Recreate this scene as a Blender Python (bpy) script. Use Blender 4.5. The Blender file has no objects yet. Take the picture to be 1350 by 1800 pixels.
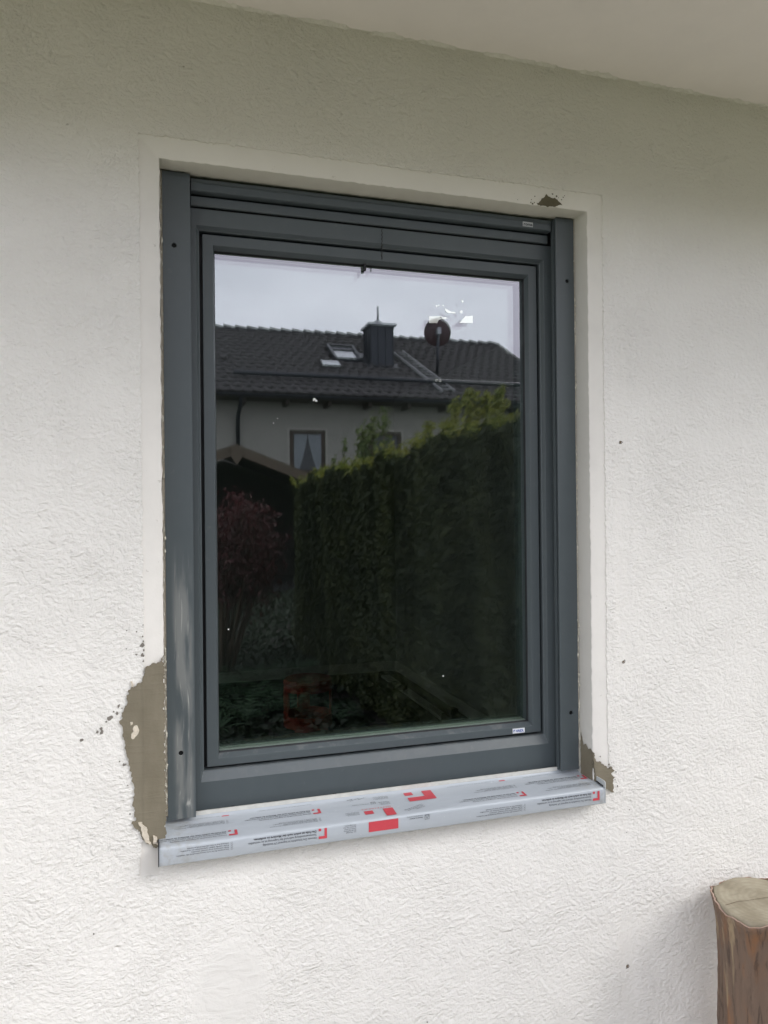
import bpy, bmesh, math, random
import numpy as np
from mathutils import Matrix, Vector
random.seed(7); rng = np.random.default_rng(7)
R = math.radians
C = bpy.context.scene.collection
Z0 = 2.12                      # height of the opening's top edge above the ground
YG = 0.104                     # outer pane

# ------------------------------------------------------------------ camera, light, exposure
cd = bpy.data.cameras.new('camera'); cam = bpy.data.objects.new('camera', cd); C.objects.link(cam)
cd.sensor_fit = 'VERTICAL'; cd.sensor_height = 24.0; cd.lens = 17.3333
cd.clip_start = 0.02; cd.clip_end = 400
yaw, pitch, roll = .29653, .00169, -.00995
f = Vector((math.sin(yaw)*math.cos(pitch), math.cos(yaw)*math.cos(pitch), math.sin(pitch)))
r = Vector((math.cos(yaw), -math.sin(yaw), 0)); u = r.cross(f)
r2 = r*math.cos(roll)+u*math.sin(roll); u2 = u*math.cos(roll)-r*math.sin(roll)
m = Matrix((r2, u2, -f)).transposed().to_4x4(); m.translation = (-.00725, -1.34469, Z0-.62346)
cam.matrix_world = m
bpy.context.scene.camera = cam

SUN_EL, SUN_AZ = 38.0, 130.0   # azimuth clockwise from +Y: in front of the wall, to the right
w = bpy.data.worlds.new('World'); bpy.context.scene.world = w; w.use_nodes = True
nt = w.node_tree; nt.nodes.clear()
out = nt.nodes.new('ShaderNodeOutputWorld'); bg = nt.nodes.new('ShaderNodeBackground')
sky = nt.nodes.new('ShaderNodeTexSky'); sky.sky_type = 'NISHITA'; sky.sun_disc = False
sky.sun_elevation = R(SUN_EL); sky.sun_rotation = R(SUN_AZ); sky.dust_density = 3.0; sky.air_density = 1.0
hs = nt.nodes.new('ShaderNodeHueSaturation'); hs.inputs['Saturation'].default_value = .22
tc = nt.nodes.new('ShaderNodeTexCoord'); mp = nt.nodes.new('ShaderNodeMapping'); mp.inputs['Scale'].default_value = (1, 1, 2.2)
nz = nt.nodes.new('ShaderNodeTexNoise'); nz.inputs['Scale'].default_value = 3.1; nz.inputs['Detail'].default_value = 5; nz.inputs['Roughness'].default_value = .5
rp = nt.nodes.new('ShaderNodeValToRGB'); rp.color_ramp.elements[0].position = .3; rp.color_ramp.elements[1].position = .72
rp.color_ramp.elements[0].color = (.74, .75, .80, 1); rp.color_ramp.elements[1].color = (1.04, 1.04, 1.08, 1)
mx = nt.nodes.new('ShaderNodeMix'); mx.data_type = 'RGBA'; mx.blend_type = 'MULTIPLY'; mx.inputs[0].default_value = 1
flat = nt.nodes.new('ShaderNodeMix'); flat.data_type = 'RGBA'; flat.inputs[0].default_value = .75
flat.inputs[7].default_value = (15.4, 15.4, 16.1, 1)        # even cloud deck under the sky gradient
L = nt.links.new
L(sky.outputs[0], hs.inputs['Color']); L(tc.outputs['Generated'], mp.inputs[0]); L(mp.outputs[0], nz.inputs['Vector'])
L(hs.outputs[0], flat.inputs[6]); L(nz.outputs[0], rp.inputs[0]); L(flat.outputs[2], mx.inputs[6]); L(rp.outputs[0], mx.inputs[7])
L(mx.outputs[2], bg.inputs[0]); L(bg.outputs[0], out.inputs[0]); bg.inputs[1].default_value = .15
sd = bpy.data.lights.new('sun', 'SUN'); sd.energy = 1.5; sd.angle = R(30); sd.color = (1, .965, .90)
sun = bpy.data.objects.new('sun', sd); C.objects.link(sun)
sv = Vector((math.sin(R(SUN_AZ))*math.cos(R(SUN_EL)), math.cos(R(SUN_AZ))*math.cos(R(SUN_EL)), math.sin(R(SUN_EL))))
sun.rotation_euler = sv.to_track_quat('Z', 'Y').to_euler()
vs = bpy.context.scene.view_settings; vs.view_transform = 'Standard'; vs.look = 'None'; vs.gamma = 1; vs.use_curve_mapping = False
vs.exposure = .33
bpy.context.scene.cycles.max_bounces = 14; bpy.context.scene.cycles.transparent_max_bounces = 24
bpy.context.scene.cycles.glossy_bounces = 6; bpy.context.scene.cycles.diffuse_bounces = 6

# ------------------------------------------------------------------ node material helpers
class G:
    def __init__(s, name):
        s.m = bpy.data.materials.new(name); s.m.use_nodes = True; s.t = s.m.node_tree
        s.b = s.t.nodes['Principled BSDF']; s.o = s.t.nodes['Material Output']
    def n(s, typ, ins=None, **kw):
        x = s.t.nodes.new('ShaderNode'+typ)
        for k, v in kw.items(): setattr(x, k, v)
        for k, v in (ins or {}).items():
            if hasattr(v, 'is_output') or isinstance(v, bpy.types.NodeSocket): s.t.links.new(v, x.inputs[k])
            else: x.inputs[k].default_value = v
        return x
    def l(s, a, b): s.t.links.new(a, b)
    def co(s, scale=(1, 1, 1), rot=(0, 0, 0), loc=(0, 0, 0)):
        return s.n('Mapping', {0: s.n('TexCoord').outputs['Object'], 'Scale': scale, 'Rotation': rot, 'Location': loc}).outputs[0]
    def noise(s, co, sc, det=4, ro=.5, dis=0, typ=None):
        k = {'noise_type': typ} if typ else {}
        return s.n('TexNoise', {'Vector': co, 'Scale': sc, 'Detail': det, 'Roughness': ro, 'Distortion': dis}, **k).outputs[0]
    def ma(s, op, a, b=0., c=0., clamp=False):
        return s.n('Math', {0: a, 1: b, 2: c}, operation=op, use_clamp=clamp).outputs[0]
    def ramp(s, v, p0, p1, a=0., b=1.):
        return s.n('MapRange', {0: v, 1: p0, 2: p1, 3: a, 4: b}, interpolation_type='SMOOTHSTEP').outputs[0]
    def mix(s, fac, a, b):
        x = s.n('Mix', data_type='RGBA')
        for i, v in ((0, fac), (6, a), (7, b)):
            if isinstance(v, bpy.types.NodeSocket): s.t.links.new(v, x.inputs[i])
            else: x.inputs[i].default_value = v if i == 0 or len(v) == 4 else (*v, 1)
        return x.outputs[2]
    def col(s, v):
        if isinstance(v, bpy.types.NodeSocket): s.l(v, s.b.inputs['Base Color'])
        else: s.b.inputs['Base Color'].default_value = (*v, 1)
        return s
    def set(s, **kw):
        for k, v in kw.items():
            i = s.b.inputs[k.replace('_', ' ')]
            if isinstance(v, bpy.types.NodeSocket): s.l(v, i)
            else: i.default_value = v
        return s
    def bump(s, h, st=1., dist=.001):
        b = s.n('Bump', {'Strength': st, 'Distance': dist, 'Height': h}); s.l(b.outputs[0], s.b.inputs['Normal']); return s
def simple(name, c, ro=.6, var=.12, sc=30, bump=.0005, metal=0., stretch=(1, 1, 1), spec=.5):
    g = G(name); co = g.co(stretch); a = g.noise(co, sc, 5, .6)
    g.col(g.mix(a, tuple(x*(1-var*1.6) for x in c), tuple(min(1, x*(1+var*1.6)) for x in c)))
    g.set(Roughness=g.ramp(g.noise(co, sc*.4), .3, .7, ro-.06, min(1, ro+.06)), Metallic=metal)
    g.b.inputs['Specular IOR Level'].default_value = spec
    if bump: g.bump(g.noise(co, sc*3, 4), 1, bump)
    return g.m

# rough white render, hand thrown and lightly floated: ridges and small tears
def stucco(name, smooth=False, white=(.85, .835, .795)):
    g = G(name); base = g.n('TexCoord').outputs['Object']
    sep = g.n('SeparateXYZ', {0: base}); X, Zc = sep.outputs[0], sep.outputs[2]
    wob = g.n('TexNoise', {'Vector': base, 'Scale': 6., 'Detail': 3.})
    warp = g.n('VectorMath', {0: wob.outputs['Color'], 'Scale': .05}, operation='SCALE').outputs[0]
    co0 = g.n('VectorMath', {0: base, 1: warp}, operation='ADD').outputs[0]
    co = g.n('Mapping', {0: co0, 'Rotation': (0, R(32), 0), 'Scale': (.84, 1, 1.12)}).outputs[0]
    if smooth:
        h = g.ma('ADD', g.ma('MULTIPLY', g.noise(co, 22, 4, .5), .7), g.ma('MULTIPLY', g.noise(co0, 170, 3, .6), .16))
        g.bump(h, .6, .003)
        mask = g.noise(base, 9, 4, .6)
        c = g.mix(g.ramp(mask, .35, .75), white, tuple(x*.93 for x in white))
        pit = g.ramp(g.noise(co0, 85, 3, .6), .70, .76)
        c = g.mix(g.ma('MULTIPLY', pit, .5), c, (.45, .43, .37))
        c = g.mix(g.ma('MULTIPLY', g.ramp(Zc, Z0-.15, Z0+.10), .50), c, (.56, .535, .38))  # the overhang's olive shade is put into the smooth render's colour too
        g.col(c).set(Roughness=.85); return g.m
    mid = g.noise(co, 135, 4, .58, .15)
    rid = g.noise(co, 95, 3, .5, .5, 'RIDGED_MULTIFRACTAL')
    tear = g.ramp(g.noise(co, 70, 4, .60, .6), .48, .70)
    tm = g.ramp(g.noise(base, 8, 3, .6), .42, .62, .15, 1.)
    fine = g.noise(co0, 420, 3, .6)
    area = g.ramp(g.noise(base, 5.5, 3, .6), .33, .66, .70, 1.)
    h = g.ma('ADD', g.ma('MULTIPLY', mid, 1.15), g.ma('MULTIPLY', g.ma('MINIMUM', rid, 2.), .10))
    h = g.ma('ADD', h, g.ma('MULTIPLY', g.ma('MULTIPLY', tear, tm), .30)); h = g.ma('ADD', h, g.ma('MULTIPLY', fine, .22))
    h = g.ma('ADD', h, g.ma('MULTIPLY', g.noise(co0, 30, 2, .5), .5))
    h = g.ma('MULTIPLY', h, area)
    # a filled hole smoothed over with a trowel, low on the left
    cx, cz = .110, Z0-1.462
    dx = g.ma('SUBTRACT', X, cx); dz = g.ma('SUBTRACT', Zc, cz)
    d = g.ma('SQRT', g.ma('ADD', g.ma('MULTIPLY', dx, dx), g.ma('MULTIPLY', dz, g.ma('MULTIPLY', dz, .8))))
    d = g.ma('ADD', d, g.ma('MULTIPLY', g.noise(base, 24, 5, .65), .045))
    circ = g.ramp(d, .066, .110, 1., 0.)
    swirl = g.n('TexWave', {'Vector': g.n('Mapping', {0: base, 'Location': (-cx, 0, -cz), 'Scale': (1, 0, .8)}).outputs[0], 'Scale': 8., 'Distortion': 5., 'Detail': 2.}, wave_type='RINGS', rings_direction='SPHERICAL').outputs[1]
    # the vertical chase right of the window, closed with finer render
    lx = g.ma('ABSOLUTE', g.ma('SUBTRACT', X, g.ma('ADD', .921, g.ma('MULTIPLY', g.noise(base, 7, 2), .018))))
    chase = g.ma('MULTIPLY', g.ramp(lx, .010, .026, 1., 0.), g.ma('MULTIPLY', g.ramp(g.noise(base, 9, 4, .6), .35, .65), .50))
    keep = g.ma('SUBTRACT', 1., circ); keep2 = g.ma('SUBTRACT', 1., chase)
    h = g.ma('MULTIPLY', g.ma('MULTIPLY', h, g.ma('MAXIMUM', keep, .12)), keep2)
    h = g.ma('ADD', h, g.ma('MULTIPLY', circ, g.ma('ADD', .72, g.ma('MULTIPLY', g.noise(g.n('Mapping', {0: base, 'Rotation': (0, R(35), 0), 'Scale': (.5, 1, 1.6)}).outputs[0], 34, 4, .5, 1.2), .45))))
    h = g.ma('ADD', h, g.ma('MULTIPLY', chase, .25))
    g.bump(h, 1., .0048)
    c = g.mix(g.ramp(g.noise(base, 2.3, 4, .6), .3, .7), white, tuple(x*.955 for x in white))
    c = g.mix(g.ma('MULTIPLY', chase, .35), c, (.70, .675, .63)); c = g.mix(g.ma('MULTIPLY', circ, g.ma('ADD', .25, g.ma('MULTIPLY', g.noise(co, 26, 5, .6), .4))), c, (.66, .65, .615))
    # dirt in the pits, denser beside the window where something used to hang
    pit = g.ramp(g.noise(co, 75, 5, .7, .4), .66, .74)
    streak = g.ma('MULTIPLY', g.ramp(g.ma('ABSOLUTE', g.ma('SUBTRACT', X, .932)), .004, .022, 1., 0.), g.ramp(g.ma('ABSOLUTE', g.ma('SUBTRACT', Zc, Z0-.36)), .10, .17, 1., 0.))
    dens = g.ma('MULTIPLY', g.ramp(g.noise(base, 3.4, 3, .6), .45, .70), .12)
    dens = g.ma('ADD', dens, g.ma('MULTIPLY', streak, .9), clamp=True)
    c = g.mix(g.ma('MULTIPLY', pit, dens), c, (.16, .145, .11))
    sp = g.ramp(g.n('TexVoronoi', {'Vector': co0, 'Scale': 16.}, feature='F1').outputs[0], .035, .05, 1., 0.)
    spm = g.ramp(g.noise(base, 11, 2), .60, .64)
    c = g.mix(g.ma('MULTIPLY', g.ma('MULTIPLY', sp, spm), .8), c, (.10, .09, .07))
    # olive shade of the overhang, painted into the upper wall's colour
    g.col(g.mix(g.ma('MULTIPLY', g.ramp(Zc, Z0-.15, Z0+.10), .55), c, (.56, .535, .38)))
    g.set(Roughness=.9); return g.m

M = {}
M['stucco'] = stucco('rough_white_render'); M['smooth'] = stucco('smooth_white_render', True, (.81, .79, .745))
M['soffit'] = simple('soffit_render', (.74, .70, .63), .9, .05, 8, .0008)
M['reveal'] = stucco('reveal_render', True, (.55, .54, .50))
M['chip'] = simple('bare_cement_chip', (.20, .185, .16), .9, .15, 90, .0006)
M['foam'] = simple('foam_and_plaster_crumbs', (.66, .63, .54), .85, .25, 160, .0012)
M['chunk'] = simple('old_plaster_chunk', (.62, .56, .46), .9, .2, 90, .0015)
M['room_wall'] = simple('room_wall_paint', (.34, .345, .33), .9, .04, 3, 0)
M['skirting'] = simple('skirting_paint', (.60, .58, .54), .6, .05, 10, 0)
M['floor_dark'] = simple('dark_floor', (.02, .022, .03), .5, .3, 5, 0)
M['paper'] = simple('brown_paper', (.20, .15, .10), .8, .3, 9, .004)
M['black'] = simple('black_rubber', (.012, .013, .015), .55, .2, 60, .0002)
M['void'] = simple('dark_cavity', (.006, .007, .008), .8, .2, 30, 0)
M['red_plastic'] = simple('red_plastic', (.42, .038, .022), .4, .08, 10, 0)
def mortar():
    g = G('fresh_mortar'); co = g.co((1, 1, .45)); n = g.noise(co, 26, 5, .55)
    c = g.mix(g.ramp(n, .3, .7), (.168, .147, .103), (.205, .181, .130))
    c = g.mix(g.ma('MULTIPLY', g.ramp(g.noise(g.co(), 60, 4, .6), .6, .72), .5), c, (.17, .15, .10))
    g.col(c).set(Roughness=.8)
    h = g.ma('ADD', g.noise(g.co((.6, 1, 1.3), (0, R(-16), 0)), 26, 3, .5), g.ma('MULTIPLY', g.noise(g.co(), 240, 3), .2))
    X = g.n('SeparateXYZ', {0: g.n('TexCoord').outputs['Object']}).outputs[0]
    seam = g.ramp(g.ma('ADD', X, g.ma('MULTIPLY', g.noise(g.co(), 18, 3), .010)), -.034, -.0285)
    h = g.ma('ADD', h, g.ma('MULTIPLY', seam, .55)); arcs = g.noise(g.co((.25, 1, 2.6), (0, R(18), 0)), 42, 3, .5, .8)
    g.bump(g.ma('ADD', h, g.ma('MULTIPLY', g.ramp(arcs, .45, .7), .16)), .8, .0022); return g.m
M['mortar'] = mortar()
def anthracite(name, smear=False):
    g = G(name); co = g.co(); base = g.n('TexCoord').outputs['Object']
    c = g.mix(g.noise(co, 40, 4, .6), (.074, .090, .097), (.084, .101, .108)); ro = .42
    dust = g.ma('MULTIPLY', g.ramp(g.noise(co, 55, 6, .7), .60, .80), .16)
    up = g.n('SeparateXYZ', {0: g.n('NewGeometry').outputs['Normal']}).outputs[2]
    dust = g.ma('ADD', dust, g.ma('MULTIPLY', g.ma('MULTIPLY', g.ramp(up, .3, .9), g.ramp(g.noise(g.co((1, 1, 1)), 34, 5, .65), .46, .66)), .20), clamp=True)
    c = g.mix(dust, c, (.34, .33, .31))
    if smear:
        sp = g.n('SeparateXYZ', {0: base}); X, Zc = sp.outputs[0], sp.outputs[2]
        zm = g.ma('MULTIPLY', g.ramp(Zc, Z0-.80, Z0-.66, 1., 0.), 1.)
        xm = g.ramp(g.ma('ABSOLUTE', g.ma('SUBTRACT', X, .0335)), .010, .021, 1., 0.)
        # wiped upwards in long strokes, swirled at the foot
        bend = g.n('VectorMath', {0: g.n('TexNoise', {'Vector': base, 'Scale': 7., 'Detail': 1.}).outputs['Color'], 'Scale': .018}, operation='SCALE').outputs[0]
        cb = g.n('VectorMath', {0: base, 1: bend}, operation='ADD').outputs[0]
        st = g.noise(g.n('Mapping', {0: cb, 'Scale': (1., .2, .045)}).outputs[0], 210, 5, .6)
        sw = g.noise(g.n('Mapping', {0: cb, 'Scale': (1.1, .2, .20), 'Rotation': (0, R(-20), 0)}).outputs[0], 105, 5, .6, .5)
        low = g.ramp(Zc, Z0-1.09, Z0-1.01, 1., 0.)
        a = g.mix(low, st, sw)
        av = g.n('SeparateColor', {0: a}).outputs[0]
        body = g.ma('MULTIPLY', g.ramp(g.noise(g.n('Mapping', {0: cb, 'Scale': (1, 1, .12)}).outputs[0], 60, 3), .35, .6), .26)
        fac = g.ma('ADD', body, g.ma('MULTIPLY', g.ramp(av, .56, .74), .55))
        fac = g.ma('MULTIPLY', g.ma('MULTIPLY', fac, zm), xm)
        c = g.mix(fac, c, (.50, .50, .46)); ro = g.ma('ADD', .42, g.ma('MULTIPLY', fac, .4))
    g.col(c).set(Roughness=ro); g.bump(g.noise(co, 900, 2), .25, .0002); return g.m
M['frame'] = anthracite('anthracite_coating'); M['rail'] = anthracite('anthracite_coating_smeared', True)
M['spacer'] = simple('spacer_bar', (.42, .47, .42), .45, .05, 30, 0, .3)
M['print_dark'] = simple('print_dark', (.08, .085, .095), .5, .05, 200, 0)
M['print_red'] = simple('print_red', (.56, .065, .085), .38, .05, 200, 0)
M['print_red_thin'] = simple('print_red_letters', (.60, .16, .16), .4, .05, 200, 0)
M['blue'] = simple('print_blue', (.02, .08, .38), .4, .05, 200, 0)
M['sticker'] = simple('sticker_white', (.80, .82, .84), .4, .03, 60, 0)
M['sticker_grey'] = simple('sticker_grey', (.52, .54, .54), .4, .05, 60, 0)
M['residue'] = simple('label_residue', (.86, .88, .84), .7, .05, 100, .0002)
def film():
    g = G('sill_protective_film'); co = g.co(); n = g.noise(g.co((1, 3, 3)), 18, 4, .6)
    c = g.mix(n, (.41, .45, .49), (.46, .50, .54))
    c = g.mix(g.ma('MULTIPLY', g.ramp(g.noise(co, 170, 4, .7), .68, .74), .65), c, (.78, .78, .76))
    sx = g.n('SeparateXYZ', {0: g.n('TexCoord').outputs['Object']}).outputs[0]
    ends = g.ma('MAXIMUM', g.ramp(sx, .02, .10, 1., 0.), g.ramp(sx, .78, .84))
    c = g.mix(g.ma('MULTIPLY', ends, g.ramp(g.noise(co, 60, 6, .7), .42, .66, 0., .55)), c, (.33, .33, .31))
    g.col(c).set(Roughness=.30); g.b.inputs['Specular IOR Level'].default_value = .55
    g.bump(g.ma('ADD', g.noise(g.co((1, 3, 3)), 22, 4), g.ma('MULTIPLY', g.noise(co, 120, 3, .6), .12)), .55, .0018); return g.m
M['film'] = film()
M['upstand'] = simple('upstand_sealed', (.60, .60, .56), .6, .12, 60, .001)
def pane(name, base, tr, rf):
    g = G(name); t = g.t; t.nodes.remove(g.b)
    lw = g.n('LayerWeight', {0: .5}); p5 = g.ma('POWER', lw.outputs['Facing'], 5.)
    fac = g.ma('ADD', g.ma('MULTIPLY', p5, 1-base), base)
    fac = g.ma('MULTIPLY', fac, g.ma('SUBTRACT', 1., g.n('NewGeometry').outputs['Backfacing']))
    a = g.n('BsdfTransparent', {0: (*tr, 1)}); b = g.n('BsdfGlossy', {0: (*rf, 1), 'Roughness': 0.})
    # glass is never quite flat: a very slight waviness
    bm_ = g.n('Bump', {'Strength': .3, 'Distance': .00012, 'Height': g.noise(g.co(), 5., 1, .3)}); g.l(bm_.outputs[0], b.inputs['Normal'])
    x = g.n('MixShader', {0: fac, 1: a.outputs[0], 2: b.outputs[0]}); g.l(x.outputs[0], g.o.inputs[0]); return g.m
M['pane1'] = pane('pane_outer', .165, (.90, .93, .91), (.93, .91, 1.))
M['pane2'] = pane('pane_middle', .13, (.90, .93, .91), (.96, .97, 1.))
M['pane3'] = pane('pane_inner', .11, (.92, .94, .92), (.95, 1., 1.))
M['far_glass'] = simple('far_window_glass', (.02, .024, .028), .06, .05, 5, 0)
M['sky_glass'] = simple('skylight_glass', (.50, .52, .53), .03, .02, 5, 0, .9)
M['tile'] = simple('dark_concrete_tile', (.044, .040, .040), .55, .25, 40, .002)
M['tile'].node_tree.nodes['Principled BSDF'].inputs['Roughness'].default_value = .5
M['ridge'] = simple('ridge_tile_concrete', (.050, .048, .050), .6, .2, 20, .002)
M['house_wall'] = simple('neighbour_render', (.30, .292, .262), .9, .08, 3, .004)
M['dark_wood'] = simple('dark_stained_wood', (.045, .032, .022), .6, .3, 9, .002, 0, (1, 1, .2))
M['shed_wood'] = simple('shed_board_wood', (.10, .075, .05), .7, .3, 12, .002)
M['shed_dark'] = simple('shed_stained_board', (.014, .013, .013), .8, .3, 12, .002)
M['metal_dark'] = simple('dark_sheet_metal', (.035, .038, .048), .4, .15, 6, .0005, .5)
M['metal_light'] = simple('zinc_sheet', (.35, .36, .38), .45, .1, 8, 0, .6)
M['alu'] = simple('aluminium_rungs', (.27, .275, .28), .6, .1, 8, 0, .1)
M['dish'] = simple('maroon_dish_paint', (.050, .022, .026), .5, .15, 5, 0)
M['surround'] = simple('pale_window_surround', (.38, .37, .33), .9, .05, 5, 0)
M['curtain'] = simple('white_net_curtain', (.24, .265, .285), .9, .08, 20, 0)
def leafmat(name, a, b, c=None, tl=.3, sc=4.):
    g = G(name); t = g.t; t.nodes.remove(g.b)
    co = g.co(); n = g.noise(co, sc, 3, .6); n2 = g.noise(co, sc*16, 2, .6)
    k = g.mix(g.ramp(g.ma('ADD', g.ma('MULTIPLY', n, .55), g.ma('MULTIPLY', n2, .45)), .36, .66), a, b)
    d = g.n('BsdfDiffuse', {0: k}); tr = g.n('BsdfTranslucent', {0: k}); gl = g.n('BsdfGlossy', {0: (.5, .55, .5, 1), 'Roughness': .5})
    x = g.n('MixShader', {0: tl, 1: d.outputs[0], 2: tr.outputs[0]}); y = g.n('MixShader', {0: .05, 1: x.outputs[0], 2: gl.outputs[0]})
    g.l(y.outputs[0], g.o.inputs[0]); return g.m
M['thuja'] = leafmat('thuja_spray', (.014, .024, .006), (.075, .088, .026), tl=.25, sc=3)
M['shoot'] = leafmat('yellow_green_shoots', (.16, .20, .035), (.30, .30, .06), tl=.4)
M['shrub'] = leafmat('shrub_leaf', (.07, .11, .03), (.20, .24, .08), tl=.35)
M['maple'] = leafmat('red_maple_leaf', (.060, .016, .019), (.13, .042, .044), tl=.35)
M['fern'] = leafmat('fern_leaf', (.030, .065, .032), (.065, .12, .055), tl=.35)
M['twig'] = simple('twig_bark', (.10, .07, .045), .85, .25, 40, .002)
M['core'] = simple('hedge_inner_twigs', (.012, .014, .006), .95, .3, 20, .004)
def wood_top():
    g = G('sawn_end_grain'); tcn = g.n('TexCoord').outputs['Object']
    p = g.n('Mapping', {0: tcn, 'Location': (-1.175, .125, 0), 'Scale': (1, 1, 0)}).outputs[0]
    ring = g.n('TexWave', {'Vector': p, 'Scale': 26., 'Distortion': 2.2, 'Detail': 3., 'Detail Scale': 2.}, wave_type='RINGS', rings_direction='SPHERICAL').outputs[1]
    stain = g.noise(tcn, 16, 5, .6); saw = g.noise(g.n('Mapping', {0: tcn, 'Rotation': (0, 0, R(12)), 'Scale': (.4, 3, 1)}).outputs[0], 60, 4, .6)
    c = g.mix(g.ramp(stain, .3, .7), (.27, .235, .165), (.40, .36, .27))
    c = g.mix(g.ma('MULTIPLY', ring, .16), c, (.20, .165, .11)); c = g.mix(g.ma('MULTIPLY', g.ramp(saw, .5, .7), .25), c, (.16, .14, .10))
    g.col(c).set(Roughness=.85); g.bump(g.ma('ADD', saw, g.ma('MULTIPLY', ring, .4)), .6, .0012); return g.m
M['cut'] = wood_top()
def bark():
    g = G('peeled_log_bark'); co = g.co((1, 1, .16)); big = g.noise(g.co((1, 1, .3)), 15, 5, .6, .8); st = g.noise(co, 90, 6, .65, .6)
    c = g.mix(g.ramp(big, .46, .66), (.165, .112, .080), (.24, .118, .055))
    c = g.mix(g.ramp(st, .50, .68, 0., .7), c, (.045, .030, .022)); c = g.mix(g.ma('MULTIPLY', g.ramp(g.noise(co, 38, 4), .60, .70), .6), c, (.42, .33, .20))
    g.col(c).set(Roughness=.72); g.bump(g.ma('ADD', g.ma('MULTIPLY', big, .6), st), 1, .004); return g.m
M['bark'] = bark()
M['phloem'] = simple('bark_edge', (.42, .30, .24), .85, .2, 60, .001)
def ground(name, a, b, sc):
    return simple(name, a, .9, .25, sc, .004)
M['paving'] = simple('pale_concrete_paving', (.50, .475, .415), .85, .12, 6, .002)
M['soil'] = simple('planting_soil', (.028, .023, .018), .95, .35, 20, .01)
M['lawn'] = simple('lawn_green', (.05, .085, .025), .95, .35, 12, .01)

# ------------------------------------------------------------------ object helpers
def link(o, parent=None):
    C.objects.link(o)
    if parent is not None: o.parent = parent
    return o
def meshobj(name, verts, faces, mat, parent=None, smooth=False):
    me = bpy.data.meshes.new(name); me.from_pydata([tuple(v) for v in verts], [], faces); me.update()
    if mat: me.materials.append(mat)
    if smooth: me.shade_smooth()
    return link(bpy.data.objects.new(name, me), parent)
def bmobj(name, bm, mat, parent=None, smooth=False, bevel=0):
    bmesh.ops.recalc_face_normals(bm, faces=bm.faces)
    me = bpy.data.meshes.new(name); bm.to_mesh(me); bm.free(); me.materials.append(mat)
    if smooth: me.shade_smooth()
    o = link(bpy.data.objects.new(name, me), parent)
    if bevel:
        b = o.modifiers.new('bevel', 'BEVEL'); b.width = bevel; b.segments = 2; b.limit_method = 'ANGLE'; b.angle_limit = R(35)
        b.harden_normals = False
    return o
def thing(name, label, cat, group=None, loc=(0, 0, 0)):
    o = bpy.data.objects.new(name, None); C.objects.link(o); o.empty_display_size = .05
    o['label'] = label; o['category'] = cat
    if group: o['group'] = group
    return o
def tag(o, label, cat, group=None):
    o['label'] = label; o['category'] = cat
    if group: o['group'] = group
    return o
def box(bm, x0, x1, y0, y1, z0, z1, mat=None):
    vs_ = [bm.verts.new(p) for p in ((x0, y0, z0), (x1, y0, z0), (x1, y1, z0), (x0, y1, z0), (x0, y0, z1), (x1, y0, z1), (x1, y1, z1), (x0, y1, z1))]
    if mat is not None:
        for v in vs_: v.co = mat @ v.co
    for q in ((0, 3, 2, 1), (4, 5, 6, 7), (0, 1, 5, 4), (1, 2, 6, 5), (2, 3, 7, 6), (3, 0, 4, 7)): bm.faces.new([vs_[i] for i in q])
def boxobj(name, x0, x1, y0, y1, z0, z1, mat, parent=None, bevel=0, M4=None):
    bm = bmesh.new(); box(bm, x0, x1, y0, y1, z0, z1, M4); return bmobj(name, bm, mat, parent, bevel=bevel)
def tube(bm, pts, rad, n=8, cap=True):
    pts = [Vector(p) for p in pts]; rads = rad if isinstance(rad, (list, tuple)) else [rad]*len(pts); rings = []
    for i, p in enumerate(pts):
        d = (pts[min(i+1, len(pts)-1)]-pts[max(i-1, 0)]).normalized()
        a = d.orthogonal().normalized() if i == 0 else (a-d*a.dot(d)).normalized()
        b = d.cross(a)
        rings.append([bm.verts.new(p+(a*math.cos(t)+b*math.sin(t))*rads[i]) for t in [2*math.pi*k/n for k in range(n)]])
    for A, B in zip(rings, rings[1:]):
        for k in range(n): bm.faces.new((A[k], A[(k+1) % n], B[(k+1) % n], B[k]))
    if cap: bm.faces.new(rings[0][::-1]); bm.faces.new(rings[-1])
def tubeobj(name, pts, rad, mat, parent=None, n=8): bm = bmesh.new(); tube(bm, pts, rad, n); return bmobj(name, bm, mat, parent, smooth=True)
def V(x, Yv, z): return (x, 2*YG-Yv, z)        # Yv: distance as seen in the pane, straight behind the viewer
def jag(pts, levels=3, amp=.28, closed=True):
    pts = [Vector((p[0], p[1])) for p in pts]
    for _ in range(levels):
        o = []
        for i, a in enumerate(pts):
            o.append(a)
            if not closed and i == len(pts)-1: break
            b = pts[(i+1) % len(pts)]; d = b-a
            o.append((a+b)/2+Vector((-d.y, d.x)).normalized()*min(d.length, .0075)*random.uniform(-amp, amp))
        pts = o; amp *= .85
    return pts
def flake(name, pts, y0, y1, mat, parent, levels=3, amp=.28, z0=Z0):
    P = jag(pts, levels, amp); bm = bmesh.new()
    a = [bm.verts.new((p.x, y1, z0+p.y)) for p in P]; es = [bm.edges.new((a[i], a[(i+1) % len(a)])) for i in range(len(a))]
    res = bmesh.ops.triangle_fill(bm, use_beauty=True, use_dissolve=False, edges=es)
    fs = [g_ for g_ in res['geom'] if isinstance(g_, bmesh.types.BMFace)]
    ex = bmesh.ops.extrude_face_region(bm, geom=fs)
    for v in [g_ for g_ in ex['geom'] if isinstance(g_, bmesh.types.BMVert)]: v.co.y = y0
    return bmobj(name, bm, mat, parent)

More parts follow.
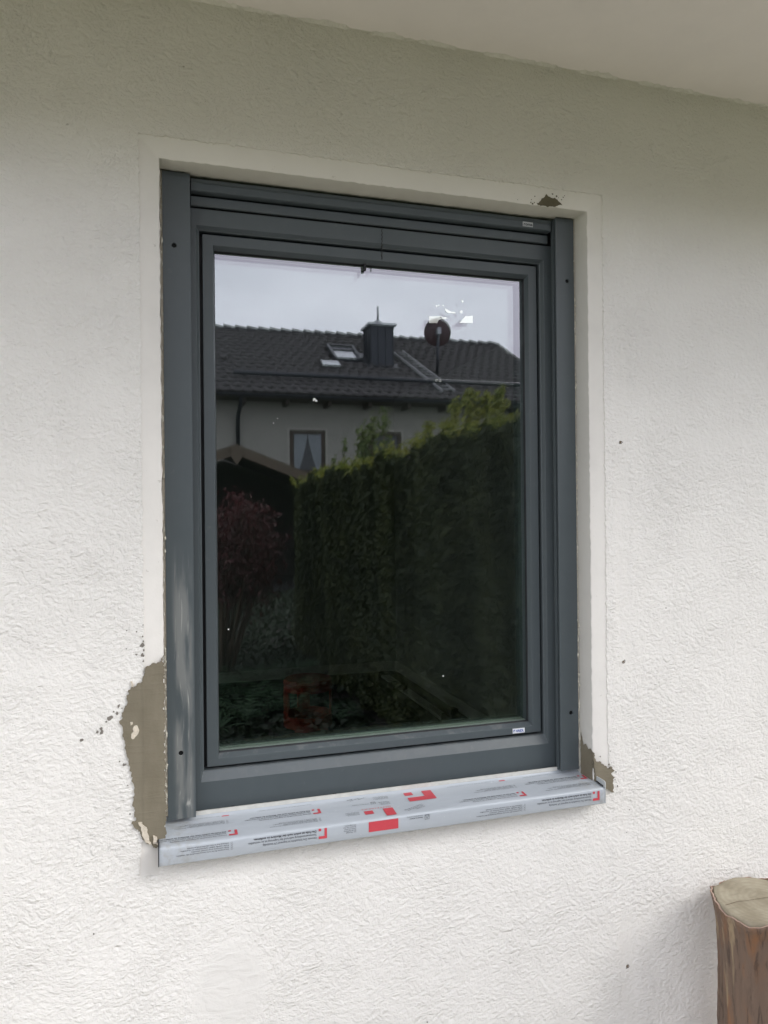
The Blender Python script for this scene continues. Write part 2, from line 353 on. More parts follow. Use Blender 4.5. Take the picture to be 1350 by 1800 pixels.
# ------------------------------------------------------------------ the setting: ground
def sheet(name, x0, x1, y0, y1, z, mat):
    o = meshobj(name, [(x0, y0, z), (x1, y0, z), (x1, y1, z), (x0, y1, z)], [(0, 1, 2, 3)], mat); o['kind'] = 'structure'; return o
sheet('ground', -150, 150, -200, .25, -.012, M['lawn'])
sheet('paved_terrace', -6, 6, -2.4, 0, -.004, M['paving'])
sheet('planting_bed', -3.2, 5.0, -14, -2.4, -.006, M['soil'])

# ------------------------------------------------------------------ the wall with its render
wall = thing('house_wall', 'rough white rendered house wall with smooth plaster border around the window', 'wall')
XR = .852; XRb = .8475
hole = [(-.0338, .0375), (.2, .0385), (.45, .0375), (.70, .038), (.8868, .0378), (.886, -.3), (.8875, -.7), (.8862, -1.0), (.8905, -1.215), (.8575, -1.222), (.8565, -1.196), (.4, -1.197),
        (-.009, -1.197), (-.009, -1.246), (-.046, -1.246), (-.0395, -1.19), (-.0345, -1.1), (-.0325, -.85), (-.0335, -.4)]
bm = bmesh.new(); H = []
for i, p in enumerate(hole):
    q = hole[(i+1) % len(hole)]; n_ = max(2, int(math.dist(p, q)/.0035))
    for k in range(n_):
        t = k/n_; rough = .0011
        H.append((p[0]+(q[0]-p[0])*t+random.gauss(0, rough), p[1]+(q[1]-p[1])*t+random.gauss(0, rough)))
hv = [bm.verts.new((x, -.0024, Z0+z)) for x, z in H]
ov = [bm.verts.new(p) for p in ((-4, -.0024, -.05), (7, -.0024, -.05), (7, -.0024, Z0+.29), (-4, -.0024, Z0+.29))]
es = [bm.edges.new((hv[i], hv[(i+1) % len(hv)])) for i in range(len(hv))]+[bm.edges.new((ov[i], ov[(i+1) % 4])) for i in range(4)]
bmesh.ops.triangle_fill(bm, use_beauty=True, use_dissolve=False, edges=es)
hb = [bm.verts.new((v.co.x, .002, v.co.z)) for v in hv]
for i in range(len(hv)): bm.faces.new((hv[i], hv[(i+1) % len(hv)], hb[(i+1) % len(hv)], hb[i]))
for f_ in bm.faces: f_.smooth = False
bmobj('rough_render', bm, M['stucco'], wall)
# smooth border, with a slightly uneven arris at the opening
def ring_pts(n_s, j):
    c = [(0, 0), (XR, 0), (XR, -1.26), (0, -1.26)]; o = []
    for i in range(4):
        a, b = c[i], c[(i+1) % 4]; k_ = max(2, int(math.dist(a, b)/n_s))
        for k in range(k_):
            t = k/k_; o.append((a[0]+(b[0]-a[0])*t+random.gauss(0, j)*(i in (1, 3)), a[1]+(b[1]-a[1])*t+random.gauss(0, j)*(i == 0)))
    return o
rp_ = ring_pts(.008, .0005)
bm = bmesh.new()
iv = [bm.verts.new((x, .0016, Z0+z)) for x, z in rp_]
cx_, cz_ = XR/2, -.63
def outw(x, z, d): return (x-(d if x < .01 else (-d if x > XR-.01 else 0)), z+(d if z > -.01 else (-d if z < -1.25 else 0)))
i1 = [bm.verts.new((outw(x, z, .0018)[0], 0, Z0+outw(x, z, .0018)[1])) for x, z in rp_]
ovb = [bm.verts.new(p) for p in ((-.06, 0, Z0-1.32), (.92, 0, Z0-1.32), (.92, 0, Z0+.06), (-.06, 0, Z0+.06))]
es = [bm.edges.new((i1[i], i1[(i+1) % len(i1)])) for i in range(len(i1))]+[bm.edges.new((ovb[i], ovb[(i+1) % 4])) for i in range(4)]
bmesh.ops.triangle_fill(bm, use_beauty=True, use_dissolve=False, edges=es)
bb = []
for x, z in rp_:
    xx = XRb if x > XR-.01 else x
    bb.append(bm.verts.new((xx, .046, Z0+z)))
bc = [bm.verts.new((v.co.x, .30, v.co.z)) for v in bb]
n_ = len(iv)
for i in range(n_):
    j = (i+1) % n_
    for A, B in ((i1, iv), (iv, bb), (bb, bc)): bm.faces.new((A[i], A[j], B[j], B[i]))
for f_ in bm.faces:
    f_.smooth = True
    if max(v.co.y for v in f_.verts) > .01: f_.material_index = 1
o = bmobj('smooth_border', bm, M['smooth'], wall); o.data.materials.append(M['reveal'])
# wall core behind the render, so that no light leaks into the room
bm = bmesh.new()
box(bm, -4, -.002, .003, .30, -.05, 2.6); box(bm, XR+.003, 7, .003, .30, -.05, 2.6); box(bm, -.001, XR+.002, .003, .30, Z0+.003, 2.6); box(bm, -.001, XR+.002, .003, .30, -.05, Z0-1.262)
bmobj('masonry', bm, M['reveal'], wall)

PL = [(.0008, -.8671), (-.0047, -.8767), (-.0151, -.8799), (-.0245, -.8852), (-.0302, -.8848), (-.0321, -.8974), (-.0359, -.904), (-.0407, -.9115), (-.0472, -.9169), (-.0584, -.9219), (-.0622, -.9313), (-.0604, -.9412), (-.0642, -.9487), (-.0698, -.9599), (-.0717, -.9724), (-.0682, -.9874), (-.0656, -1.0071), (-.063, -1.0269), (-.0595, -1.0448), (-.055, -1.0619), (-.0524, -1.0818), (-.0526, -1.1062), (-.051, -1.126), (-.0474, -1.1431), (-.0549, -1.1479), (-.0512, -1.1572), (-.0438, -1.1611), (-.0402, -1.1744), (-.0328, -1.1852), (-.0217, -1.1927), (-.0112, -1.1958), (-.0036, -1.1929), (.0012, -1.1767)]
PLr = [(.0006, -1.17+.012*k) for k in range(25)]
mp_ = flake('mortar_patch', PL+PLr, -.0058, .001, M['mortar'], wall, 4, .42); mp_['label'] = 'large brown mortar patch left of the sill'
PR = [(.8520, -1.124), (.8584, -1.1434), (.8679, -1.1444), (.876, -1.1536), (.8841, -1.1616), (.8924, -1.1566), (.8991, -1.1645), (.8936, -1.1686), (.8949, -1.1759), (.9003, -1.1801), (.8974, -1.1976), (.8986, -1.2109), (.8836, -1.2032), (.8645, -1.2009), (.8520, -1.196)]
mp_ = flake('mortar_patch', PR, -.0055, .0012, M['mortar'], wall, 4, .40); mp_['label'] = 'small brown mortar patch right of the sill'
PT = [(.7343, .0041), (.7434, .0097), (.7513, .0176), (.7566, .0252), (.7643, .0203), (.7761, .0193), (.7865, .0123), (.793, .006), (.7759, .0012), (.7562, .0008), (.7407, .0013)]
M['mortar_dark'] = simple('shaded_mortar', (.105, .09, .05), .85, .15, 60, .001)  # same mortar, with the shade under the overhang put into its colour
mp_ = flake('mortar_patch', PT, -.0008, .001, M['mortar_dark'], wall, 3, .25); mp_['label'] = 'mortar spot above the window, shade painted into its colour'
# mortar running into the right reveal (on the reveal plane, facing left)
P = jag([(-.001, -1.122), (.006, -1.118), (.012, -1.121), (.020, -1.112), (.028, -1.118), (.0335, -1.100), (.037, -1.092), (.0385, -1.13), (.0385, -1.185), (-.001, -1.20)], 3, .2)
bm = bmesh.new(); a = [bm.verts.new((XR-.0014-(XR-XRb)*max(0, p.x)/.046, p.x, Z0+p.y)) for p in P]
bmesh.ops.triangle_fill(bm, use_beauty=True, use_dissolve=False, edges=[bm.edges.new((a[i], a[(i+1) % len(a)])) for i in range(len(a))])
bmobj('mortar_patch', bm, M['mortar'], wall)
for pts, yy in (([(-.0447, -1.1493), (-.0381, -1.1501), (-.0307, -1.1599), (-.0271, -1.1762), (-.0235, -1.1904), (-.0328, -1.1852), (-.0383, -1.1668)], -.0080), ([(-.0206, -1.1751), (-.014, -1.178), (-.0128, -1.1919), (-.0197, -1.189)], -.009),
                ([(-.050, -.984), (-.045, -.983), (-.042, -.990), (-.0445, -.999), (-.051, -1.006), (-.055, -1.002), (-.051, -.994)], -.0064), ([(-.056, -.9765), (-.053, -.976), (-.0525, -.981), (-.0555, -.982)], -.0063), ([(-.0555, -.908), (-.052, -.907), (-.050, -.914), (-.0535, -.917)], -.0063)):
    flake('old_plaster', pts, yy, .001, M['chunk'], wall, 2, .25)
def blob(x, z, s, ar=1., ang=0.):
    k = random.randint(5, 7); o = []
    for i in range(k):
        t = 2*math.pi*i/k; q = s*random.uniform(.55, 1.15); dx, dz = q*math.cos(t)*ar, q*math.sin(t)
        o.append((x+dx*math.cos(ang)-dz*math.sin(ang), z+dx*math.sin(ang)+dz*math.cos(ang)))
    return o
SP = [(-.0335, -.8403, .0028, .5), (-.0350, -.8471, .0046, .9), (-.0327, -.8561, .0026, .6), (-.0345, -.8639, .0044, .7), (-.0338, -.8737, .0028, .5), (-.0743, -.9479, .0035, .6), (-.0891, -.9679, .0052, .9), (-.1029, -.9841, .0040, .8), (-.0771, -.9603, .0032, .8), (-.102, -.9909, .0042, .7), (-.1083, -.9894, .0022, 1), (-.1345, -1.0003, .0026, 1.4), (-.0603, -.8201, .0014, 1), (-.0445, -.823, .0012, 1), (-.0946, -.9733, .0018, 1), (-.0826, -.9569, .0016, 1), (-.0344, -.8314, .0016, 1), (-.0449, -.8622, .0018, 1.5), (-.0615, -.8513, .0014, 1), (-.069, -.9525, .0015, 1), (-.0335, -.812, .0012, 1), (-.061, -1.085, .0018, 1), (-.058, -1.135, .0020, .7), (-.0666, -1.049, .0024, 1.6), (-.0735, -1.043, .0015, 1)]
for x, z, s, ar in SP: flake('render_chip', blob(x, z, s, ar), -.0034, -.001, M['chip'], wall, 1, .3)
for x, z in [(.692, .0062), (.7227, .0097), (.7252, .0015), (.7306, .0175), (.7801, .0233), (.7959, .0227), (.7919, .0176), (.7986, .0265), (.7214, .0038), (.7291, .0046), (.7709, .0269), (.7846, .0205)]:
    flake('render_chip', blob(x, z, random.uniform(.0010, .0020), random.uniform(.7, 1.5)), -.0006, .001, M['mortar_dark'], wall, 1, .3)
for x, z, s in [(.905, -1.17, .0018), (.9025, -1.186, .0013), (.8885, -1.153, .0016), (.895, -1.150, .0010), (.9085, -1.20, .0022), (.8925, -1.125, .0012), (.868, -1.134, .0014), (.915, -1.215, .0010), (.937, -1.253, .0012), (.4794, -1.6039, .0018), (-.1176, -1.3294, .0022), (.93, -1.30, .0012)]:
    flake('render_chip', blob(x, z, s, .7), -.0034, -.001, M['chip'], wall, 1, .3)
# screw holes right of the window: torn rim, brown plug inside
M['plug'] = simple('brown_plug', (.16, .11, .07), .8, .2, 200, .0005)
for x, z, s in [(.9254, -.4795, .0050), (.9268, -.9411, .0050), (.9287, -1.581, .0058)]:
    bm = bmesh.new(); P = jag(blob(x, z, s, 1.05), 2, .2); c0 = bm.verts.new((x, .004, Z0+z)); rim = [bm.verts.new((p.x, -.0030, Z0+p.y)) for p in P]
    rim2 = [bm.verts.new((x+(p.x-x)*.6, -.0026, Z0+z+(p.y-z)*.6)) for p in P]
    for i in range(len(rim)):
        j = (i+1) % len(rim); bm.faces.new((rim[i], rim[j], rim2[j], rim2[i])); bm.faces.new((rim2[i], rim2[j], c0))
    o = bmobj('screw_hole', bm, M['chip'], wall); flake('hole_plug', blob(x-.0012, z+.0004, s*.5), -.0036, -.003, M['plug'], o, 1, .2)
# crumbs of foam and plaster in the joint between rails and reveal, one part per side
for side in (0, 1):
    bm = bmesh.new()
    for k in range(300 if side else 260):
        z = -random.uniform(.01, 1.165)
        if side == 0 and z > -.86 and random.random() < .70: continue
        if side == 1 and -.30 < z and random.random() < .5: continue
        s = random.uniform(.0010, .0024)*(1.5 if side == 0 and z < -1.12 else 1)
        x = random.uniform(.0012, .0046) if side == 0 else random.uniform(.8440, .8470)
        bmesh.ops.create_icosphere(bm, subdivisions=1, radius=s, matrix=Matrix.Translation((x, .0405+random.uniform(-.001, .004), Z0+z)) @ Matrix.Diagonal((.8, .8, random.uniform(1, 3.4), 1)))
    for v in bm.verts: v.co += Vector((random.gauss(0, .0003), random.gauss(0, .0003), random.gauss(0, .0005)))
    bmobj('foam_crumbs', bm, M['foam'], wall)['kind'] = 'stuff'
bm = bmesh.new(); box(bm, .0005, .006, .044, .07, Z0-1.165, Z0-.002); box(bm, .8425, .8476, .044, .07, Z0-1.165, Z0-.002)
bmobj('joint_filler', bm, M['chunk'], wall)

# overhang above the wall
bm = bmesh.new(); pa = None
for k in range(900):
    x_ = -3.2+k*.0085; dy = -.003-.007*max(0, .45+.9*math.sin(k*.37)*math.sin(k*.093+1)+random.gauss(0, .35)); q = [bm.verts.new((x_, -.0022, Z0+.2835)), bm.verts.new((x_, dy*.6, Z0+.2862)), bm.verts.new((x_, dy, Z0+.2883))]
    if pa: bm.faces.new((pa[0], pa[1], q[1], q[0])); bm.faces.new((pa[1], pa[2], q[2], q[1]))
    pa = q
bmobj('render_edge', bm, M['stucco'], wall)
ro_ = thing('roof_overhang', 'smooth plastered overhang projecting above the white wall', 'roof overhang')
bm = bmesh.new(); box(bm, -7, 9, -.86, .3, Z0+.2885, Z0+.45); bmobj('soffit', bm, M['soffit'], ro_)
boxobj('fascia_board', -7, 9, -.888, -.861, Z0+.275, Z0+.52, M['dark_wood'], ro_)
bm = bmesh.new(); pr = []
for k in range(9):
    t = math.pi*k/8; pr.append((-.955+.06*math.cos(t), Z0+.47-.06*math.sin(t)))
for x in (-7, 9): pass
va = [bm.verts.new((-7, y, z)) for y, z in pr]; vb = [bm.verts.new((9, y, z)) for y, z in pr]
for i in range(len(pr)-1): bm.faces.new((va[i], va[i+1], vb[i+1], vb[i]))
bmobj('gutter', bm, M['metal_light'], ro_)

# ------------------------------------------------------------------ window
win = thing('window', 'anthracite framed casement window with dark reflecting glass, newly set in the white wall', 'window')
def rings(name, prof, mat, parent, closed=False, bevel=0):
    """prof: list of ((xl,xr,ztop,zbot), y) from outside to inside; mitred corners"""
    bm = bmesh.new(); RR = []
    for (xl, xr, zt, zb), y in prof:
        RR.append([bm.verts.new((x, y, Z0+z)) for x, z in ((xl, zt), (xr, zt), (xr, zb), (xl, zb))])
    if closed: RR.append(RR[0])
    for A, B in zip(RR, RR[1:]):
        for i in range(4):
            j = (i+1) % 4; bm.faces.new((A[i], A[j], B[j], B[i]))
    return bmobj(name, bm, mat, parent, bevel=bevel)
rings('outer_frame', [((.003, .846, -.0525, -1.1722), .16), ((.003, .846, -.0525, -1.1722), .071), ((.0647, .7888, -.0835, -1.1192), .071), ((.0690, .7845, -.0885, -1.1040), .0795), ((.0708, .7827, -.0900, -1.1020), .080), ((.0708, .7827, -.0900, -1.1020), .16)], M['frame'], win, True, .0007)
rings('sash', [((.0767, .7775, -.0947, -1.0971), .15), ((.0767, .7775, -.0947, -1.0971), .083), ((.0960, .7583, -.1142, -1.0825), .083), ((.0995, .7545, -.1200, -1.0765), .0945), ((.0995, .7545, -.1200, -1.0765), .15)], M['frame'], win, True, .0007)
rings('glazing_gasket', [((.0995, .7545, -.1200, -1.0765), .0955), ((.1003, .7538, -.1208, -1.0757), .0960), ((.1007, .7534, -.1214, -1.0752), .1036), ((.0990, .7550, -.1195, -1.0770), .1036)], M['black'], win, True)
bm = bmesh.new(); 
rings('rebate_seal', [((.0708, .7827, -.0900, -1.1020), .1000), ((.0767, .7775, -.0947, -1.0971), .1000)], M['black'], win)
GL = (.0985, .7640, -.1190, -1.0775)
for i, (y, tilt) in enumerate(((.104, 0), (.1190, .0011), (.1330, -.0006))):
    bm = bmesh.new(); box(bm, GL[0], GL[1], y, y+.004, Z0+GL[3], Z0+GL[2])
    mid = Z0-.6
    for v in bm.verts: v.co.y += (v.co.z-mid)*tilt
    bmobj('pane', bm, M['pane%d' % (i+1)], win)
for y0, y1 in ((.1085, .1175), (.1240, .1320)):
    a = (.0985, .7620, -.1190, -1.0775); b = (.0995, .7600, -.1203, -1.0752) if y0 < .11 else (.0995, .7600, -.1203, -1.0752)
    rings('glass_spacer', [(a, y1), (b, y1), (b, y0), (a, y0)], M['spacer'], win, True)
rings('inner_sash', [((.06, .80, -.08, -1.11), .150), ((.082, .776, -.10, -1.092), .150), ((.082, .776, -.10, -1.092), .175), ((.06, .80, -.08, -1.11), .175)], M['frame'], win, True)
for x in (.122, .3182, .5152, .7112): flake('drain_slot', [(x-.0035, -1.1708), (x+.0035, -1.1708), (x+.003, -1.1730), (x-.003, -1.1730)], .0695, .0712, M['void'], win, 0)
# frame brand sticker
def text(name, s, mat, parent, o, ax, ay, size, width=None, bold=0., spacing=1., align='LEFT'):
    cu = bpy.data.curves.new(name, 'FONT'); cu.body = s; cu.size = 1; cu.offset = bold; cu.space_character = spacing; cu.align_x = align; cu.resolution_u = 2
    t = bpy.data.objects.new(name, cu); C.objects.link(t)
    dg = bpy.context.evaluated_depsgraph_get(); me = bpy.data.meshes.new_from_object(t.evaluated_get(dg)); bpy.data.objects.remove(t); bpy.data.curves.remove(cu)
    if not len(me.vertices): return None
    xs = [v.co.x for v in me.vertices]; sx = size
    if width: sx = width/(max(xs)-min(xs))
    ax, ay = Vector(ax).normalized(), Vector(ay).normalized(); az = ax.cross(ay); o = Vector(o)
    for v in me.vertices: v.co = o+ax*v.co.x*sx+ay*v.co.y*size+az*0
    me.materials.clear(); me.materials.append(mat); me.name = name
    return link(bpy.data.objects.new(name, me), parent)
FX, FZ = (1, 0, 0), (0, 0, 1)
st = boxobj('brand_sticker', .7103, .7385, .0822, .0829, Z0-1.0950, Z0-1.0850, M['sticker'], win)
text('brand_lettering', 'HAIDL', M['blue'], st, (.7172, .0818, Z0-1.0925), FX, FZ, .0074, .0190, .03)
flake('brand_mark', [(.7120, -1.0926), (.7120, -1.0874), (.7155, -1.0874), (.7155, -1.0890), (.7136, -1.0890), (.7136, -1.0926)], .0816, .0821, M['blue'], st, 0)
# scraps of glazing label left on the pane
rs = [[(.5378, -.2129), (.5684, -.2108), (.5640, -.2165), (.5585, -.2205), (.5555, -.2262), (.5377, -.2271)], [(.6373, -.2049), (.6189, -.2073), (.6150, -.2130), (.6057, -.2227), (.6371, -.2206)], [(.560, -.2127), (.5755, -.2120), (.5790, -.2150), (.571, -.2175)], [(.5725, -.1925), (.5789, -.1957), (.586, -.1985), (.5975, -.1995), (.5969, -.2030), (.582, -.2035), (.5745, -.1990)], blob(.611, -.1990, .0040, 1.3), blob(.6140, -.1763, .0032, 1), blob(.5546, -.1905, .0030, 1), blob(.5600, -.1890, .0018, 1), blob(.5700, -.1885, .0018, 1), blob(.5490, -.1850, .0012, 1)]
M['residue_thin'] = None
g = G('label_residue_thin'); g.col((.80, .84, .78)).set(Roughness=.5)
gl_ = g.n('BsdfGlossy', {0: (.95, 1, .95, 1), 'Roughness': .03}); df_ = g.n('MixShader', {0: .30, 1: g.b.outputs[0], 2: gl_.outputs[0]}); g.l(df_.outputs[0], g.o.inputs[0]); M['residue_thin'] = g.m
for q in rs[:3]: flake('label_residue', q, .1032, .1036, M['residue_thin'], win, 2, .06)
for q in rs[3:]: flake('label_residue', q, .1032, .1036, M['residue_thin'], win, 2, .2)
for x_, z_, s in ((.2931, -.3955, .0030), (.2960, -.3978, .0022), (.2905, -.3972, .0018), (.1207, -.8435, .0016), (.5615, -.9657, .0014), (.2185, -.4350, .001), (.2105, -.4445, .001)):
    flake('plaster_splash', blob(x_, z_, s, 1.3), .1030, .1036, M['residue'], win, 1, .3)
for dx in (0, .007):
    P = [(.5535+dx+.0026*math.cos(t), -.3464+.0020*math.sin(t)) for t in [k*.7+(0 if dx == 0 else 3.3) for k in range(8)]]
    tubeobj('plaster_splash', [(x_, .1030, Z0+z_) for x_, z_ in P], .00045, M['residue'], win, 5)
for k in range(60):
    x_ = random.uniform(.11, .74); z_ = random.uniform(-.13, -1.06); flake('dust_speck', blob(x_, z_, random.uniform(.0002, .0006)), .1034, .1037, M['sticker_grey'], win, 0) if k < 26 else None

# ------------------------------------------------------------------ roller shutter
sh = thing('roller_shutter', 'anthracite roller shutter with guide rails and box across the window top', 'shutter')
def rail(name, xo, xi, s):
    """xo outer edge, xi inner edge; s=+1 when the opening lies at +x"""
    bm = bmesh.new(); zt, zb = Z0-.003, Z0-1.1712
    e = lambda a, b: (min(a, b), max(a, b))
    box(bm, *e(xo, xi), .0400, .0432, zb, zt)
    box(bm, *e(xo, xo+s*.003), .0433, .070, zb, zt)
    box(bm, *e(xi-s*.008, xi-s*.006), .0433, .0704, zb, zt)
    box(bm, *e(xi-s*.0055, xi), .0505, .0590, zb+.0, zt-.0)
    o = bmobj(name, bm, M['rail' if s > 0 else 'frame'], sh)
    return o
def drill(o, pts):
    cb = bmesh.new()
    for x, z in pts: bmesh.ops.create_cone(cb, cap_ends=True, segments=24, radius1=.0042, radius2=.0042, depth=.02, matrix=Matrix.Translation((x, .0415, Z0+z)) @ Matrix.Rotation(R(90), 4, 'X'))
    me = bpy.data.meshes.new('cutter'); cb.to_mesh(me); cb.free(); c = link(bpy.data.objects.new('cutter', me))
    md = o.modifiers.new('holes', 'BOOLEAN'); md.object = c; md.solver = 'EXACT'; md.operation = 'DIFFERENCE'
    b = o.modifiers.new('bevel', 'BEVEL'); b.width = .0007; b.segments = 2; b.limit_method = 'ANGLE'; b.angle_limit = R(40)
    dg = bpy.context.evaluated_depsgraph_get(); nm = bpy.data.meshes.new_from_object(o.evaluated_get(dg))
    o.modifiers.clear(); o.data = nm; bpy.data.objects.remove(c)
    for x, z in pts: boxobj('hole_bottom', x-.005, x+.005, .0445, .0450, Z0+z-.005, Z0+z+.005, M['void'], o)
ra = rail('guide_rail', .0050, .0536, 1); ra['label'] = 'left guide rail with dried plaster smears'; drill(ra, [(.0248, -.136), (.0283, -1.0526)])
rb_ = rail('guide_rail', .8436, .8002, -1); rb_['label'] = 'clean right guide rail'; drill(rb_, [(.8272, -.1347), (.8261, -1.0502)])
# box cover: sloped upper lip, crease, face
bm = bmesh.new(); pf = [(.075, -.0045), (.0560, -.0046), (.0500, -.0066), (.0530, -.0125), (.0520, -.0135), (.0520, -.0262), (.0545, -.0275), (.075, -.0275)]
va = [bm.verts.new((.0553, y, Z0+z)) for y, z in pf]; vb = [bm.verts.new((.7975, y, Z0+z)) for y, z in pf]
for i in range(len(pf)): j = (i+1) % len(pf); bm.faces.new((va[i], va[j], vb[j], vb[i]))
bm.faces.new(va); bm.faces.new(vb[::-1]); bmobj('shutter_box', bm, M['frame'], sh, bevel=.0005)
boxobj('box_cavity', .004, .846, .0760, .12, Z0-.0520, Z0-.001, M['void'], sh)
bm = bmesh.new(); pf = [(.072, -.0315), (.0672, -.0315), (.0660, -.0330), (.0660, -.0478), (.0675, -.0492), (.072, -.0492)]
va = [bm.verts.new((.0560, y, Z0+z)) for y, z in pf]; vb = [bm.verts.new((.7960, y, Z0+z)) for y, z in pf]
for i in range(len(pf)): j = (i+1) % len(pf); bm.faces.new((va[i], va[j], vb[j], vb[i]))
bm.faces.new(va); bm.faces.new(vb[::-1]); bmobj('end_slat', bm, M['frame'], sh, bevel=.0004)
st = boxobj('brand_badge', .7300, .7535, .0510, .0519, Z0-.0238, Z0-.0142, M['sticker_grey'], sh)
text('badge_lettering', 'roma', M['print_dark'], st, (.7315, .0505, Z0-.0220), FX, FZ, .0090, .0205, .03)
# twisted cord hanging from the shutter, and its dark end stop
P = []
for k in range(40):
    t = k/39; P.append((.4249+.0009*math.sin(k*1.25)*(1-t*.6)-.0006*t, .0640+.0009*math.cos(k*1.25), Z0-.0535-.0640*t))
tubeobj('pull_cord', P, .00075, M['black'], sh, 5); tubeobj('pull_cord', [(p[0]-.0004+.0018*math.sin(i*.16), p[1]-.0004, p[2]) for i, p in enumerate(P)][18:], .0006, M['black'], sh, 5)
boxobj('end_stop', .3942, .3993, .0920, .1000, Z0-.1325, Z0-.110, M['black'], sh, .0006)

# ------------------------------------------------------------------ sill
sill = thing('window_sill', 'silver metal window sill still covered in printed protective film', 'window sill')
SX0, SX1 = -.0108, .8560
SY0, SZ0, SL = -.0320, -1.1850, .070     # top face: front end and slope
pf = [(.0575, -1.1680), (.0560, -1.1710), (.0545, -1.1752), (.0510, -1.1786), (.0455, SZ0+SL*(.0455-SY0)), (SY0+.002, SZ0), (-.0343, -1.1860), (-.0360, -1.1876), (-.0368, -1.1900), (-.0370, -1.1925), (-.0370, -1.2155), (-.0362, -1.2168), (-.0290, -1.2168)]
bm = bmesh.new(); N_ = 120; cols = []
for i in range(N_+1):
    x = SX0+(SX1-SX0)*i/N_; cols.append([bm.verts.new((x, y+.00018*math.sin(x*21+k), Z0+z+.00018*math.sin(x*17+k*2))) for k, (y, z) in enumerate(pf)])
for A, B in zip(cols, cols[1:]):
    for k in range(len(pf)-1): bm.faces.new((A[k], B[k], B[k+1], A[k+1]))
s_ = bmobj('sill_sheet', bm, M['film'], sill, smooth=True)
md = s_.modifiers.new('sol', 'SOLIDIFY'); md.thickness = .0014; md.offset = -1
boxobj('sill_upstand', .0545, .7995, .0540, .0570, Z0-1.1740, Z0-1.1668, M['upstand'], sill)
for x0, x1 in ((SX0-.0016, SX0-.0002), (SX1+.0002, SX1+.0016)):
    lab = x1 > .5
    bm = bmesh.new(); P = [(-.0372, -1.2170), (-.0372, -1.1755 if lab else -1.1860), (-.0355, -1.1735 if lab else -1.184), (-.0320, -1.1725 if lab else -1.183), (-.016, -1.1722 if lab else -1.183), (-.0025, -1.1725 if lab else -1.183), (-.0025, -1.217)]
    va = [bm.verts.new((x0, y, Z0+z)) for y, z in P]; vb = [bm.verts.new((x1, y, Z0+z)) for y, z in P]
    bm.faces.new(va); bm.faces.new(vb[::-1])
    for i in range(len(P)): j = (i+1) % len(P); bm.faces.new((va[i], va[j], vb[j], vb[i]))
    bmobj('end_cap', bm, M['metal_dark' if not lab else 'sticker_grey'], sill)
tubeobj('end_seal', [(SX1-.0005, .044, Z0-1.1790), (SX1-.0002, .0, Z0-1.1815), (SX1-.0002, -.030, Z0-1.1838)], .0011, M['black'], sill, 6)
FY = -.0376
RX, RZf, RYt = (-1, 0, 0), (0, 0, -1), (0, -1, -SL)
def topz(y): return Z0+SZ0+SL*(y-SY0)+.0007
def P3(x, s):
    """point on the film: s = front height when negative below the edge, else distance back from the edge"""
    return (x, FY, Z0-1.1885+s) if s < 0 else (x, SY0+s, topz(SY0+s))
def line(x, s, width, t, size, mat=None, bold=0.):
    front = s < 0
    p = P3(x, s); text('printed_line', t, mat or M['print_dark'], sill, p, RX, RZf if front else RYt, size, width, bold)
def quad(x0, x1, s0, s1, mat, name='printed_mark'):
    q = [P3(x0, s0), P3(x1, s0), P3(x1, s1), P3(x0, s1)]
    return meshobj(name, q, [(0, 1, 2, 3)], mat, sill)
DE = ['Die Folie ist sofort nach der Montage zu entfernen.', 'Sonneneinstrahlung während der Lagerung ist zu vermeiden.', 'Hinweis: Die Schutzfolie ist begrenzt UV beständig.']
EN = ['Ochranná fólie se musí odstranit ihned po montáži.', 'Folię należy zdjąć natychmiast po montażu.', 'Folja ochronna musi zostać usunięta.', 'The protective film has to be removed immediately after installation.']
FRONT = 0
def blockB(x, s, front):
    wd = [.112, .122, .096]; sgn = -1
    for i, t in enumerate(DE): line(x-.004, s-.0058*i, wd[i], t, .0054, bold=.03 if i == 0 else .006)
    logo(x, s, 1)
def logo(x, s, k, rear=0):
    W_, T = .0152*k, .0046*k; Hh = .0185*k
    quad(x+W_-T, x+W_, s+.0022*k, s+.0022*k-Hh, M['print_red'], 'printed_logo')
    quad(x, x+W_-T, s+.0022*k-Hh+T, s+.0022*k-Hh, M['print_red'], 'printed_logo')
    quad(x, x+T, s+.0022*k, s+.0022*k-T, M['print_red'], 'printed_logo')
def blockA(x, s, wide=.088):
    for i, t in enumerate(EN): line(x-.0035, s-.0035*i, wide*(.80, .92, .72, 1.)[i], t, .0032, bold=.01)
    for i in range(4):
        cx, cs = x+.0015, s-.0035*i-.0011; bm = bmesh.new(); c_ = Vector(P3(cx, cs)); ay = Vector((0, 0, 1)) if cs < 0 else Vector((0, 1, SL)); vo, vi = [], []
        for k in range(14):
            t = 2*math.pi*k/14; d = Vector((1, 0, 0))*math.cos(t)+ay*math.sin(t); vo.append(bm.verts.new(c_+d*.00165)); vi.append(bm.verts.new(c_+d*.00135))
        for k in range(14): bm.faces.new((vo[k], vo[(k+1) % 14], vi[(k+1) % 14], vi[k]))
        bmobj('printed_ring', bm, M['print_dark'], sill)
